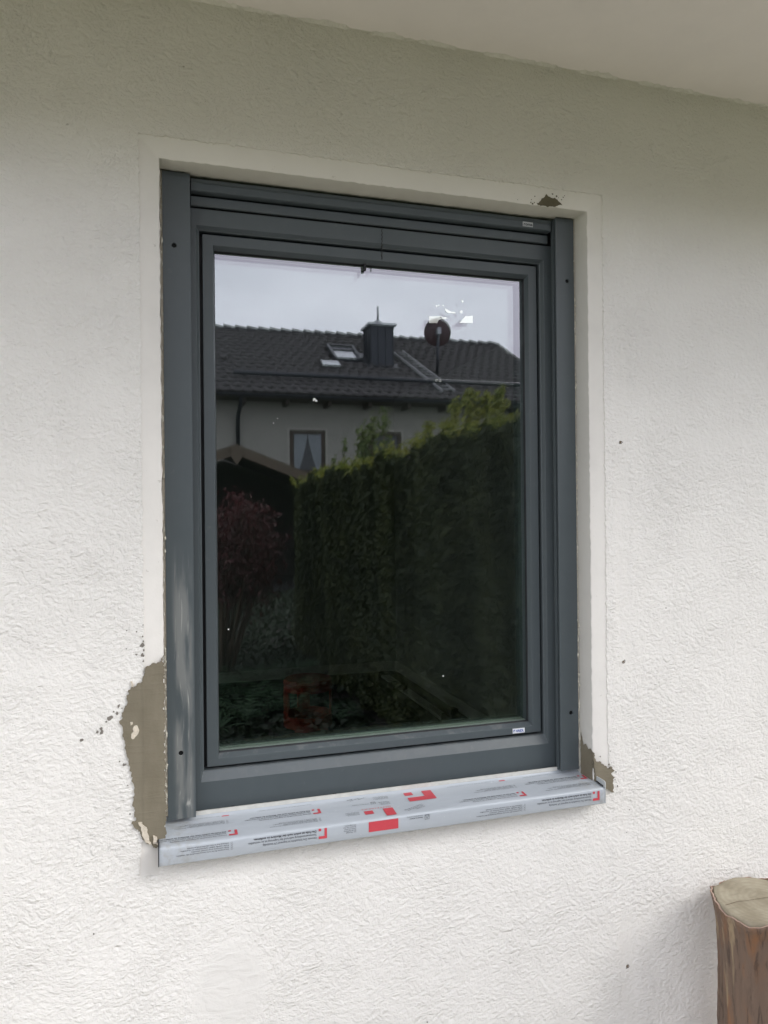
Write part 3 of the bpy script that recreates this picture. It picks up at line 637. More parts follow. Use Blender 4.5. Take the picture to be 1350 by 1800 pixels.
# front face (s is negative)
blockB(.2635, -.0028, 1); blockB(.8273, -.0035, 1); blockA(.1085, -.0030); blockA(.6725, -.0075, .098)
for i, (a, t) in enumerate(((.021, 'Montagevideo'), (.024, 'Scannen Sie den'), (.022, 'Code und sehen'), (.023, 'Sie die Anleitung'), (.019, 'zur Montage'))): line(.333, -.0015-.0032*i, a, t, .0031)
quad(.3569, .4140, -.0010, -.0195, M['print_red'], 'printed_logo')
line(.462, -.0012, .031, 'Entsorgung als Verpackung', .0028); line(.462, -.0048, .026, 'Disposal as packaging', .0028, bold=.03)
def recyc(x, s):
    for a, b in (((0, 0), (.0085, 0)), ((.0085, 0), (.0085, .0085)), ((.0085, .0085), (0, .0085)), ((0, .0085), (0, 0)), ((.001, .0075), (.0075, .0075)), ((.0075, .0075), (.00425, .0012)), ((.00425, .0012), (.001, .0075))):
        p, q = Vector(P3(x+a[0], s+a[1])), Vector(P3(x+b[0], s+b[1])); d = (q-p).normalized(); up = Vector((0, -1, 0)) if s < 0 else Vector((0, 0, 1)); n = d.cross(up)*.00028
        meshobj('printed_mark', [p-n, q-n, q+n, p+n], [(0, 1, 2, 3)], M['print_dark'], sill)
recyc(.4665, -.0100)
# top face (s >= 0 is the distance back from the edge)
blockB(.1065, .0215, 0); blockB(.2640, .0590, 0); blockB(.8310, .0590, 0); blockB(.6705, .0215, 0)
blockA(.1065, .0640); blockA(.2700, .0260); blockA(.8400, .0260, .105); blockA(.6800, .0560)
quad(.3940, .4135, .0004, .0290, M['print_red'], 'printed_logo'); quad(.3565, .3735, .0145, .0275, M['print_red'], 'printed_logo')
quad(.4895, .5094, .0430, .0800, M['print_red'], 'printed_logo'); quad(.4535, .4894, .0430, .0585, M['print_red'], 'printed_logo'); quad(.5094-.0199, .5094, .0430, .0430, M['print_red']) if 0 else None
quad(.4521, .4690, .0680, .0805, M['print_red'], 'printed_logo')
quad(.1000, .1130, .0790, .0830, M['print_red'], 'printed_logo'); quad(.6610, .6740, .0790, .0830, M['print_red'], 'printed_logo')
line(.4133, .0365, .058, 'GUTMANN', .0060, M['print_red_thin'], 0.)
line(.2680, .0830, .104, EN[3], .0030); line(.6500, .0830, .105, EN[3], .0030); line(.8000, .0830, .085, EN[3], .0030); line(.0960, .0830, .040, DE[2], .0040)
for i in range(4):
    line(.3470, .0285-.0032*i, .026-.003*(i % 2), ('Montagevideo ansehen', 'Scannen Sie den', 'Code und sehen Sie', 'die Anleitung')[i], .0031)
    line(.4150, .0560-.0032*i, .022-.003*(i % 2), ('Montagevideo ansehen', 'Scannen Sie den', 'Code und sehen Sie', 'die Anleitung')[i], .0031)
    line(.4180, .0790-.0032*i, .030-.004*(i % 2), ('Montagevideo ansehen', 'Scannen Sie den', 'Code und sehen Sie', 'die Anleitung')[i], .0031)
recyc(.3790, .0520); line(.3740, .0560, .032, 'Disposal as packaging', .0030)
for (x0, y0), (x1, y1) in (((.3752, .0600), (.337, .0454)), ((.4722, -.0065), (.4326, -.0217))):
    d = Vector((x1-x0, y1-y0, 0)).normalized(); n = Vector((0, 0, 1)).cross(d); 
    for i in range(3):
        p = Vector((x0, y0, 0))+n*(.0045*i-.002); p.z = topz(p.y)
        text('printed_line', ('Schutzfolie nach der Montage', 'sofort abziehen, nicht', 'der Sonne aussetzen')[i], M['print_dark'], sill, p, (d.x, d.y, SL*d.y), (n.x, n.y, SL*n.y), .0042, math.dist((x0, y0), (x1, y1))*(1, .9, .5)[i], .01)

# ------------------------------------------------------------------ log standing by the wall
lg = thing('wooden_log', 'upright sawn log with peeling bark standing against the white wall', 'log')
LX, LY, LH = 1.168, -.124, .70
nA = 120; prof = [(0, .094), (.15, .092), (.35, .089), (.55, .087), (.62, .0885), (.66, .092), (.685, .0985), (.697, .1015)]
lob = [(.055, 2, .4), (.035, 3, 1.7), (.022, 5, .3), (.014, 9, 2.2), (.008, 17, .5)]
def rad(t, z): return 1+sum(a*math.sin(k*t+p+z*k*.35) for a, k, p in lob)
bm = bmesh.new(); RR = []
zs = list(np.linspace(0, .697, 60))
for z in zs:
    b = np.interp(z, [p[0] for p in prof], [p[1] for p in prof]); RR.append([])
    for k in range(nA):
        t = 2*math.pi*k/nA; q = b*rad(t, z*2)+.0014*math.sin(t*31+z*9)+random.gauss(0, .0004)
        zz = z+(.004*math.sin(t*3)+.0025*math.sin(t*11+1) if z > .68 else 0)
        RR[-1].append(bm.verts.new((LX+q*math.cos(t), LY+q*math.sin(t), zz)))
for A, B in zip(RR, RR[1:]):
    for k in range(nA): bm.faces.new((A[k], A[(k+1) % nA], B[(k+1) % nA], B[k]))
# rim of the bark with its own thickness
inn = [bm.verts.new((LX+(v.co.x-LX)*.965, LY+(v.co.y-LY)*.965, v.co.z+.0006)) for v in RR[-1]]; dn = [bm.verts.new((v.co.x, v.co.y, .688)) for v in inn]
rimf = []
for k in range(nA):
    rimf.append(bm.faces.new((RR[-1][k], RR[-1][(k+1) % nA], inn[(k+1) % nA], inn[k]))); bm.faces.new((inn[k], inn[(k+1) % nA], dn[(k+1) % nA], dn[k]))
for f_ in rimf: f_.material_index = 1
o = bmobj('bark', bm, M['bark'], lg, smooth=True); o.data.materials.append(M['phloem'])
bm = bmesh.new(); rr = []
for fr in (1., .97, .8, .6, .4, .2):
    ring = []
    for k in range(nA):
        t = 2*math.pi*k/nA; q = .1015*.945*rad(t, .697*2)*fr*(1 if fr < .99 else 1)
        x_, y_ = LX+q*math.cos(t), LY+q*math.sin(t); z_ = LH+.0012*math.sin(x_*60)+.001*math.sin(y_*90)-(.002 if fr > .99 else 0)
        ring.append(bm.verts.new((x_, y_, z_)))
    rr.append(ring)
side = [bm.verts.new((v.co.x, v.co.y, .690)) for v in rr[0]]
for k in range(nA): bm.faces.new((side[k], side[(k+1) % nA], rr[0][(k+1) % nA], rr[0][k]))
for A, B in zip(rr, rr[1:]):
    for k in range(nA): bm.faces.new((A[k], A[(k+1) % nA], B[(k+1) % nA], B[k]))
bm.faces.new(rr[-1]); cutf = bmobj('cut_face', bm, M['cut'], lg, smooth=True)
# drying crack across the cut, and one loose flap of bark
P = [(LX-.092, LY+.004), (LX-.06, LY+.0075), (LX-.02, LY+.004), (LX+.02, LY+.002), (LX+.07, LY-.002)]
bm = bmesh.new(); a = [bm.verts.new((x_, y_+.0007*(1-i*.15), LH+.0022)) for i, (x_, y_) in enumerate(P)]; b = [bm.verts.new((x_, y_-.0008*(1-i*.15), LH+.0022)) for i, (x_, y_) in enumerate(P)]
for i in range(4): bm.faces.new((a[i], a[i+1], b[i+1], b[i]))
bmobj('drying_crack', bm, simple('crack_shadowed_wood', (.12, .075, .035), .9, .2, 60, 0), lg)

# ------------------------------------------------------------------ the room behind the glass
RW, RD, FZ0 = 2.08, 5.15, .05
o = sheet('room_floor', -2.5, RW, .30, RD, FZ0, M['floor_dark'])
def plane(name, pts, mat, kind='structure'):
    o = meshobj(name, pts, [tuple(range(len(pts)))], mat); o['kind'] = kind; return o
plane('room_ceiling', [(-2.5, .3, 2.55), (RW, .3, 2.55), (RW, RD, 2.55), (-2.5, RD, 2.55)], M['room_wall'])
iw = thing('room_back_wall', 'dim pale back wall of the room seen through the glass', 'wall')
boxobj('wall_surface', -2.5, RW+.1, RD, RD+.1, 0, 2.6, M['room_wall'], iw); boxobj('skirting_board', -2.5, RW-.013, RD-.012, RD-.001, FZ0, FZ0+.09, M['skirting'], iw)
iw = thing('room_side_wall', 'dim side wall of the room behind the right part of the glass', 'wall')
boxobj('wall_surface', RW, RW+.1, .30, RD-.001, 0, 2.6, M['room_wall'], iw); boxobj('skirting_board', RW-.012, RW-.001, .31, RD-.013, FZ0, FZ0+.09, M['skirting'], iw)
iw = thing('room_left_wall', 'left wall of the room with an opening added to let daylight in, hidden behind the frame', 'wall')
bm = bmesh.new(); box(bm, -2.6, -2.5, .30, 2.4, 0, 2.6); box(bm, -2.6, -2.5, 3.9, RD+.1, 0, 2.6); box(bm, -2.6, -2.5, 2.401, 3.899, 0, .5); box(bm, -2.6, -2.5, 2.401, 3.899, 1.6, 2.6); bmobj('wall_surface', bm, M['room_wall'], iw)['kind'] = 'stuff'  # the opening in this unseen wall is added to brighten the room
# crumpled brown paper covering the floor
bm = bmesh.new(); n1, n2 = 40, 30; gv = []
for i in range(n1+1):
    row = []
    for j in range(n2+1):
        x_ = .75+1.05*i/n1-.25*(j/n2); y_ = 1.7+1.75*j/n2; row.append(bm.verts.new((x_, y_, FZ0+.012+.010*math.sin(i*.9+j*.3)*math.cos(j*.8)+random.uniform(0, .006))))
    gv.append(row)
for i in range(n1):
    for j in range(n2): bm.faces.new((gv[i][j], gv[i+1][j], gv[i+1][j+1], gv[i][j+1]))
tag(bmobj('floor_paper', bm, M['paper'], None), 'crumpled brown paper spread on the dark room floor', 'paper')
mat_ = simple('navy_mat', (.010, .011, .016), .9, .2, 30, .001)
tag(boxobj('floor_mat', .0, 1.72, 3.5, 5.05, FZ0+.002, FZ0+.02, mat_), 'dark navy mat at the back of the room floor', 'mat')
tag(boxobj('timber_strip', 1.86, 1.93, 2.4, 4.9, FZ0+.002, FZ0+.022, M['skirting']), 'pale timber strip lying along the side wall indoors', 'timber strip')
for (x_, y_, w_, h_), lb in (((1.80, 2.75, .16, .12), 'black lump on the room floor by the side wall, nearer the window'), ((1.80, 3.15, .13, .13), 'black lump on the room floor by the side wall, second from the window'), ((1.78, 4.3, .12, .06), 'flat black clamp across the pale strip near the room corner')):
    bm = bmesh.new(); box(bm, x_, x_+w_, y_, y_+.16, FZ0+.023, FZ0+.023+h_*.6); box(bm, x_+.02, x_+w_*.6, y_+.03, y_+.1, FZ0+.0235+h_*.6, FZ0+.023+h_)
    tag(bmobj('toolbox', bm, M['black'], None, bevel=.008), lb, 'tool box', 'black boxes along the room wall')
# red drum stool
stl = thing('drum_stool', 'red plastic drum stool with open sides, dim behind the glass', 'stool')
SXc, SYc, SR, SH_ = .955, 3.62, .165, .385
bm = bmesh.new(); bmesh.ops.create_cone(bm, cap_ends=True, segments=40, radius1=SR, radius2=SR*.96, depth=.03, matrix=Matrix.Translation((SXc, SYc, SH_-.015))); bmobj('seat', bm, M['red_plastic'], stl, bevel=.008)
def arc(name, t0, t1, z0, z1, r0=SR, th=.012):
    bm = bmesh.new(); n = max(3, int((t1-t0)/8)); c = []
    for k in range(n+1):
        t = R(t0+(t1-t0)*k/n); c.append([bm.verts.new((SXc+q*math.cos(t), SYc+q*math.sin(t), z)) for q, z in ((r0, z0), (r0, z1), (r0-th, z1), (r0-th, z0))])
    for A, B in zip(c, c[1:]):
        for k in range(4): bm.faces.new((A[k], A[(k+1) % 4], B[(k+1) % 4], B[k]))
    if t1-t0 < 359: bm.faces.new(c[0][::-1]); bm.faces.new(c[-1])
    return bmobj(name, bm, M['red_plastic'], stl)
arc('top_band', 0, 360, SH_-.075, SH_-.031, SR-.002); arc('base_band', 0, 360, FZ0, FZ0+.10, SR)
for c_ in (190, 345, 90): arc('leg', c_-16, c_+16, FZ0+.101, SH_-.076, SR-.001)

# ------------------------------------------------------------------ behind the viewer: neighbour's house
K = .558                                                # roof slope
EV, EZ, RV, RZ = 18.2, 4.72, 23.4, 4.72+.558*5.2
hs_ = thing('neighbour_house', 'neighbouring house with dark tiled roof mirrored in the window glass', 'house')
HX0, HX1 = -14., 12.0
bm = bmesh.new(); box(bm, HX0, HX1-.4, 2*YG-28.5, 2*YG-19.0, 0, 5.05); bmobj('wall', bm, M['house_wall'], hs_)
for x_ in (HX1-.42, HX0): meshobj('gable', [V(x_, 19., 5.04), V(x_, 28.5, 5.04), V(x_, RV+.3, RZ-.15)], [(0, 1, 2)], M['house_wall'], hs_)
def rp3(x, s, n=0.):          # point on the roof: s metres up the slope from the eave, n above it
    c = 1/math.sqrt(1+K*K); return Vector(V(x, EV+s*c-n*K*c, EZ+s*K*c+n*c))
SLn = 5.2*math.sqrt(1+K*K)
bm = bmesh.new()
lo = [rp3(HX0, 0, -.05), rp3(HX1, 0, -.05), rp3(HX1, SLn, -.05), rp3(HX0, SLn, -.05)]; lo2 = [rp3(HX0, 0, -.15), rp3(HX1, 0, -.15), rp3(HX1, SLn, -.15), rp3(HX0, SLn, -.15)]
a = [bm.verts.new(p) for p in lo]; b = [bm.verts.new(p) for p in lo2]
bm.faces.new(a); bm.faces.new(b[::-1])
for i in range(4): bm.faces.new((a[i], a[(i+1) % 4], b[(i+1) % 4], b[i]))
bmobj('roof_deck', bm, M['dark_wood'], hs_)
meshobj('rear_roof', [V(HX0, RV, RZ-.06), V(HX1, RV, RZ-.06), V(HX1, RV+5.3, EZ), V(HX0, RV+5.3, EZ)], [(0, 1, 2, 3)], M['tile'], hs_)
# tiles: pantile with a roll; rows 0.335 m, columns 0.30 m
def tile_geo():
    v, f_ = [], []; cs = [(-.15, .012), (-.10, -.004), (-.03, -.008), (.04, -.001), (.075, .016), (.115, .026), (.150, .018), (.163, .002)]
    for (s, n) in ((-.03, .055), (.36, .0)):
        for x_, h in cs: v.append((x_, s, h+n))
    for x_, h in cs: v.append((x_, -.028, h-.005))
    k = len(cs)
    for i in range(k-1): f_.append((i, i+1, k+i+1, k+i)); f_.append((2*k+i, 2*k+i+1, i+1, i))
    return v, f_
tv, tf = tile_geo(); tme = bpy.data.meshes.new('roof_tile'); tme.from_pydata(tv, [], tf); tme.materials.append(M['tile']); tme.shade_smooth()
c = 1/math.sqrt(1+K*K); E1, E2, E3 = Vector((-1, 0, 0)), Vector((0, -c, K*c)), Vector((0, K*c, c))
BM_ = Matrix((E1, E2, E3)).transposed()
spots = []
for row in range(18):
    s = .02+row*.333; off_ = .15*(row % 2)
    if s > SLn-.1: break
    for col in range(72):
        x_ = HX1-.14-col*.30-off_*.5
        if x_ < -9.5: break
        if 6.2 < x_ < 7.2 and 2.75 < s < 3.75: continue
        if 5.2 < x_ < 6.15 and 3.0 < s < 4.45: continue
        spots.append((x_, s))
vis = sorted([p for p in spots if 1.2 < p[0]], key=lambda p: p[1]*1.2+abs(p[0]-6)*.02)[:300]; vset = set(vis); rest = [p for p in spots if p not in vset]
for x_, s in vis:
    o = bpy.data.objects.new('roof_tile', tme); p = rp3(x_, s, .0); m4 = (BM_ @ Matrix.Rotation(R(random.gauss(0, .5)), 3, 'Z')).to_4x4(); m4.translation = p+E3*random.uniform(0, .004); o.matrix_world = m4; link(o, hs_)
tvn = np.array(tv); BN = np.array(BM_); k = len(tv); av = np.concatenate([tvn @ BN.T+np.array(rp3(x_, s, random.uniform(0, .004))) for x_, s in rest]); af = [tuple(i+k*q for i in t) for q in range(len(rest)) for t in tf]
o = meshobj('roof_tiling', av, af, M['tile'], hs_, True); o['kind'] = 'stuff'
for k in range(56):
    x_ = HX1-.2-k*.38
    if x_ < -9: break
    bm = bmesh.new(); rg = []
    for dx, q in ((-.19, .175), (.21, .105)):
        rg.append([bm.verts.new(Vector(V(x_+dx, RV, RZ-.02))+Vector((0, q*1.1*math.cos(t), q*math.sin(t)))) for t in [math.pi*i/6 for i in range(7)]])
    for i in range(6): bm.faces.new((rg[0][i], rg[0][i+1], rg[1][i+1], rg[1][i]))
    bm.faces.new(rg[0]); bmobj('ridge_tile', bm, M['ridge'], hs_, smooth=True)
bm = bmesh.new(); 
for s0 in np.arange(0, SLn, .333):
    a = [rp3(HX1-.02, s0-.02, .04), rp3(HX1+.10, s0-.02, .04), rp3(HX1+.10, s0+.36, .03), rp3(HX1-.02, s0+.36, .03)]; b = [p-Vector((0, 0, .16)) for p in a]
    A = [bm.verts.new(p) for p in a]; B = [bm.verts.new(p) for p in b]; bm.faces.new(A); bm.faces.new(B[::-1])
    for i in range(4): bm.faces.new((A[i], A[(i+1) % 4], B[(i+1) % 4], B[i]))
bmobj('verge_tiles', bm, M['ridge'], hs_)['kind'] = 'stuff'
for nm, x0 in (('snow_guard', 2.0),):
    bm = bmesh.new(); tube(bm, [rp3(2.0, 1.08, .16), rp3(10.7, 1.08, .16)], .062, 10)
    for x_ in np.arange(2.3, 10.6, .9): tube(bm, [rp3(x_, 1.08, .16), rp3(x_, 1.25, .0)], .018, 5)
    bmobj('snow_guard', bm, M['metal_dark'], hs_, smooth=True)
bm = bmesh.new(); va, vb = [], []
for k in range(9):
    t = math.pi*k/8; y_, z_ = .08*math.cos(t), -.08*math.sin(t); va.append(bm.verts.new(Vector(V(HX0, EV-.09, EZ-.06))+Vector((0, y_, z_)))); vb.append(bm.verts.new(Vector(V(HX1, EV-.09, EZ-.06))+Vector((0, y_, z_))))
for k in range(8): bm.faces.new((va[k], va[k+1], vb[k+1], vb[k]))
bmobj('gutter', bm, M['metal_dark'], hs_)
boxobj('eaves_lining', HX0, HX1-.05, 2*YG-19.01, 2*YG-18.26, EZ-.13, EZ-.10, M['dark_wood'], hs_)
for x_ in np.arange(1.0, 11.6, 1.15): boxobj('rafter_end', x_, x_+.10, 2*YG-18.99, 2*YG-18.35, EZ-.27, EZ-.135, M['dark_wood'], hs_)
tubeobj('downpipe', [V(2.1, 18.2, EZ-.1), V(2.1, 18.35, EZ-.3), V(2.08, 18.9, 4.15), V(2.08, 18.92, .05)], .055, M['metal_dark'], hs_, 10)
def house_window(x0, x1, z0, z1, curt=True):
    y = 2*YG-19.0
    fr = thing('x', '', ''); bpy.data.objects.remove(fr)
    bm = bmesh.new(); t = .115
    for a in ((x0, x0+t, z0, z1), (x1-t, x1, z0, z1), (x0+t, x1-t, z0, z0+t), (x0+t, x1-t, z1-t, z1)): box(bm, a[0], a[1], y-.02, y+.03, a[2], a[3])
    w_ = bmobj('window', bm, M['dark_wood'], hs_)
    bm = bmesh.new(); t = .07
    for a in ((x0-t, x0-.001, z0-t, z1+t), (x1+.001, x1+t, z0-t, z1+t), (x0, x1, z1+.001, z1+t)): box(bm, a[0], a[1], y+.001, y+.012, a[2], a[3])
    bmobj('window_surround', bm, M['surround'], w_)
    boxobj('window_pane', x0+.10, x1-.10, y+.004, y+.008, z0+.10, z1-.10, M['far_glass'], w_)
    if curt:
        for sgn in (0, 1):
            bm = bmesh.new(); g_ = []; n = 22
            for i in range(n+1):
                a = i/n; col_ = []
                for j in range(9):
                    b_ = j/8; full = (x1-x0-.23)/2; wd = full*(.98-.62*(b_**1.4)); xx = (x0+.115+a*wd) if sgn == 0 else (x1-.115-a*wd)
                    col_.append(bm.verts.new((xx, y+.016+.006*math.sin(a*34), z1-.12-(z1-z0-.24)*b_)))
                g_.append(col_)
            for i in range(n):
                for j in range(8): bm.faces.new((g_[i][j], g_[i+1][j], g_[i+1][j+1], g_[i][j+1]))
            bmobj('curtain', bm, M['curtain'], w_, smooth=True)
house_window(3.50, 4.50, 2.62, 3.84); house_window(5.75, 6.75, 2.62, 3.84, False); house_window(-2.6, -1.6, 2.62, 3.84); house_window(8.6, 9.6, .9, 2.2); house_window(3.5, 4.5, .6, 1.8)
# chimney
bm = bmesh.new(); box(bm, 6.33, 7.06, 2*YG-21.4, 2*YG-20.6, 5.6, 7.33); ch = bmobj('chimney', bm, M['metal_dark'], hs_)
bm = bmesh.new()
for x_ in (6.34, 6.57, 6.81, 7.05): box(bm, x_-.012, x_+.012, 2*YG-20.6, 2*YG-20.575, 6.0, 7.33)
for y_ in (20.65, 20.9, 21.15, 21.38): box(bm, 6.305, 6.33, 2*YG-y_-.012, 2*YG-y_+.012, 6.0, 7.33)
bmobj('chimney_seams', bm, M['metal_dark'], ch)
boxobj('chimney_cap', 6.24, 7.15, 2*YG-21.49, 2*YG-20.51, 7.335, 7.40, M['metal_light'], ch)
bm = bmesh.new(); tube(bm, [V(6.68, 21., 7.40), V(6.68, 21., 7.50), V(6.68, 21., 7.55), V(6.68, 21., 7.60)], [.17, .16, .12, .05], 14); tube(bm, [V(6.68, 21., 7.58), V(6.68, 21., 8.03)], .035, 8); bmobj('chimney_flue', bm, M['metal_light'], ch, smooth=True)
meshobj('chimney_flashing', [rp3(6.15, 2.55, .045), rp3(7.24, 2.55, .045), rp3(7.24, 3.9, .045), rp3(6.15, 3.9, .045)], [(0, 1, 2, 3)], M['metal_dark'], hs_)
# skylight with raised surround, and the small lower one
def skylight(x0, x1, s0, s1, h, full=True):
    bm = bmesh.new(); t, pk = (.08, .5) if full else (.04, 1.02)
    def bx(a, b, c_, d, n0, n1):
        vv = [bm.verts.new(rp3(x_, s_, n_)) for x_, s_, n_ in ((a, c_, n0), (b, c_, n0), (b, d, n0), (a, d, n0), (a, c_, n1), (b, c_, n1), (b, d, n1), (a, d, n1))]
        for q in ((0, 3, 2, 1), (4, 5, 6, 7), (0, 1, 5, 4), (1, 2, 6, 5), (2, 3, 7, 6), (3, 0, 4, 7)): bm.faces.new([vv[i] for i in q])
    bx(x0, x0+t, s0, s1, -.04, h); bx(x1-t, x1, s0, s1, -.04, h); bx(x0+t, x1-t, s0, s0+t, -.04, h*.8); bx(x0+t, x1-t, s1-t, s1, -.04, h)
    o = bmobj('skylight', bm, M['metal_dark' if full else 'ridge'], hs_)
    meshobj('skylight_pane', [rp3(x0+t, s0+t, h*pk), rp3(x1-t, s0+t, h*pk), rp3(x1-t, s1-t, h*pk), rp3(x0+t, s1-t, h*pk)], [(0, 1, 2, 3)], M['sky_glass'], o)
    if full: 
        bm = bmesh.new(); bx(x0+t, x1-t, s1-t-.36, s1-t, h*.55, h*.7); bmobj('skylight_blind', bm, M['metal_dark'], o)
skylight(5.23, 6.12, 3.05, 4.40, .14); skylight(4.68, 5.28, 2.18, 2.70, .13, False)
bm = bmesh.new(); tube(bm, [rp3(1.83, 2.6, 0), rp3(1.83, 2.55, .16)], [.14, .09], 10); bmobj('roof_vent', bm, M['tile'], hs_)
# roof ladder
ld = thing('roof_ladder', 'grey metal roof ladder lying down the dark tiles beside the chimney', 'ladder')
pT, pB = (7.56, 4.15), (8.06, .42)
dv = Vector((pT[0]-pB[0], pT[1]-pB[1])).normalized(); pn = Vector((dv.y, -dv.x)); Ln = math.dist(pT, pB)
def onl(a, b, n=.09): q = Vector(pB)+dv*a+pn*b; return rp3(q.x, q.y, n)
for b in (-.2, .2):
    bm = bmesh.new(); vv = [bm.verts.new(onl(a, b+db, n)) for a, db, n in ((0, -.02, .06), (0, .02, .06), (0, .02, .13), (0, -.02, .13), (Ln, -.02, .06), (Ln, .02, .06), (Ln, .02, .13), (Ln, -.02, .13))]
    for q in ((0, 3, 2, 1), (4, 5, 6, 7), (0, 1, 5, 4), (1, 2, 6, 5), (2, 3, 7, 6), (3, 0, 4, 7)): bm.faces.new([vv[i] for i in q])
    bmobj('ladder_rail', bm, M['alu'], ld)
for k in range(15): tubeobj('rung', [onl(.15+k*.25, -.18, .10), onl(.15+k*.25, .18, .10)], .020, M['alu'], ld, 6)
# satellite dish
ds = thing('satellite_dish', 'round maroon satellite dish on a mast above the dark roof', 'satellite dish')
tubeobj('mast', [V(8.316, 20.10, 5.80), V(8.38, 20.10, 7.20)], .045, M['metal_dark'], ds, 8)
bm = bmesh.new(); c0 = Vector(V(8.41, 20.22, 7.14)); ax = Vector((.15, -.98, .15)).normalized(); e1 = ax.orthogonal().normalized(); e2 = ax.cross(e1); prev = None
cen = bm.verts.new(c0)
for q in (.1, .2, .3, .37, .42, .43):
    ring = [bm.verts.new(c0+(e1*math.cos(t)+e2*math.sin(t))*q+ax*(q*q*.55)) for t in [2*math.pi*k/32 for k in range(32)]]
    for k in range(32):
        if prev is None: bm.faces.new((cen, ring[k], ring[(k+1) % 32]))
        else: bm.faces.new((prev[k], prev[(k+1) % 32], ring[(k+1) % 32], ring[k]))
    prev = ring
o = bmobj('reflector', bm, M['dish'], ds, smooth=True); md = o.modifiers.new('s', 'SOLIDIFY'); md.thickness = .012
bm = bmesh.new(); tube(bm, [tuple(c0+Vector((-.02, .05, -.34))), tuple(c0+Vector((.06, -.42, -.38)))], .018, 6); tube(bm, [tuple(c0+Vector((.06, -.42, -.40))), tuple(c0+Vector((.05, -.40, -.30)))], .04, 8); bmobj('feed_arm', bm, M['metal_light'], ds)
boxobj('mounting_bracket', 8.33, 8.45, 2*YG-20.19, 2*YG-20.05, 7.05, 7.25, M['metal_light'], ds)

# ------------------------------------------------------------------ foliage
def cards(name, P, N, size, mat, parent, aspect=1.8, jit=.9, fold=.25):
    """P: centres (n,3); N: preferred outward directions (n,3); small folded leaf blades"""
    n = len(P); d = N+rng.normal(0, jit, (n, 3)); d /= np.linalg.norm(d, axis=1)[:, None]
    a = rng.normal(0, 1, (n, 3)); a -= (a*d).sum(1)[:, None]*d; a /= np.linalg.norm(a, axis=1)[:, None]; b = np.cross(d, a)
    s = (size*rng.uniform(.6, 1.3, n))[:, None]
    v = np.empty((n, 6, 3)); L_ = a*s*aspect/2; W_ = b*s/2; F = d*s*fold
    v[:, 0] = P-L_; v[:, 1] = P-L_*.1+W_+F; v[:, 2] = P+L_; v[:, 3] = P-L_*.1-W_+F; v[:, 4] = P-L_; v[:, 5] = P+L_
    v = v[:, [0, 1, 2, 3]].reshape(-1, 3); me = bpy.data.meshes.new(name)
    me.vertices.add(4*n); me.vertices.foreach_set('co', v.astype(np.float32).ravel())
    me.loops.add(6*n); me.polygons.add(2*n); i = np.arange(n)[:, None]*4
    me.loops.foreach_set('vertex_index', (i+np.array([[0, 1, 2, 0, 2, 3]])).ravel().astype(np.int32))
    me.polygons.foreach_set('loop_start', (np.arange(2*n)*3).astype(np.int32)); me.update(calc_edges=True); me.validate(); me.materials.append(mat)
    return link(bpy.data.objects.new(name, me), parent)
hd = thing('thuja_hedge', 'tall clipped dark green hedge running away behind the viewer, mirrored in the glass', 'hedge')
hx0, hx1, hy0, hy1, hh = 1.46, 2.35, -6.75, -1.12, 1.84
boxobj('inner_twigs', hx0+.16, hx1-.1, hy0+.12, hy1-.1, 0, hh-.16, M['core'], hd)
def hh_at(y): return hh+.05*(y-hy0)/(hy1-hy0)+.018*np.sin(y*2.1)+.022*np.sin(y*5.3+1)+.018*np.sin(y*11)+.012*np.sin(y*23)
n = 120000; y_ = rng.uniform(hy0, hy1, n)**1; z_ = rng.uniform(0.02, 1, n)
# denser where it stands nearer the window
keep = rng.uniform(0, 1, n) < np.interp(y_, [hy0, -3, hy1], [.6, .8, 1.])
y_, z_ = y_[keep], z_[keep]; n = len(y_); dep = rng.beta(1.2, 3, n)*.16
wav = .05*np.sin(y_*3.1+z_*2)+.05*np.sin(y_*7.7+2+z_*1.5)+.03*np.sin(y_*17+z_*5)
P = np.stack([hx0+dep+wav*.7, y_, z_*hh_at(y_)], 1); Nn = np.tile([[-1., 0., .25]], (n, 1))
n2 = 22000; y2 = rng.uniform(hy0, hy1, n2); x2 = rng.uniform(hx0, hx1, n2); P2 = np.stack([x2, y2, hh_at(y2)-rng.beta(1.2, 3, n2)*.14+.04*np.sin(x2*19+y2*8)], 1)
n3 = 5000; P3_ = np.stack([rng.uniform(hx0, hx1, n3), np.full(n3, hy0)+rng.uniform(-.03, .15, n3), rng.uniform(0, hh, n3)], 1)
cards('foliage', np.concatenate([P, P2, P3_]), np.concatenate([Nn, np.tile([[0, 0, 1.]], (n2, 1)), np.tile([[0, -1., .2]], (n3, 1))]), .021, M['thuja'], hd, 2.6, .75)
# light young shoots on the sunny top edge
ys = rng.uniform(hy0, hy1, 420); Ps = []
for q in ys:
    x0 = rng.uniform(hx0-.02, hx0+.5); zt = float(hh_at(q)); L_ = rng.uniform(.03, .10); 
    for k in range(7): Ps.append((x0+rng.normal(0, .015), q+rng.normal(0, .02), zt+L_*k/7))
cards('young_shoots', np.array(Ps), np.tile([[0, 0, .6]], (len(Ps), 1)), .020, M['shoot'], hd, 2.4, .8)

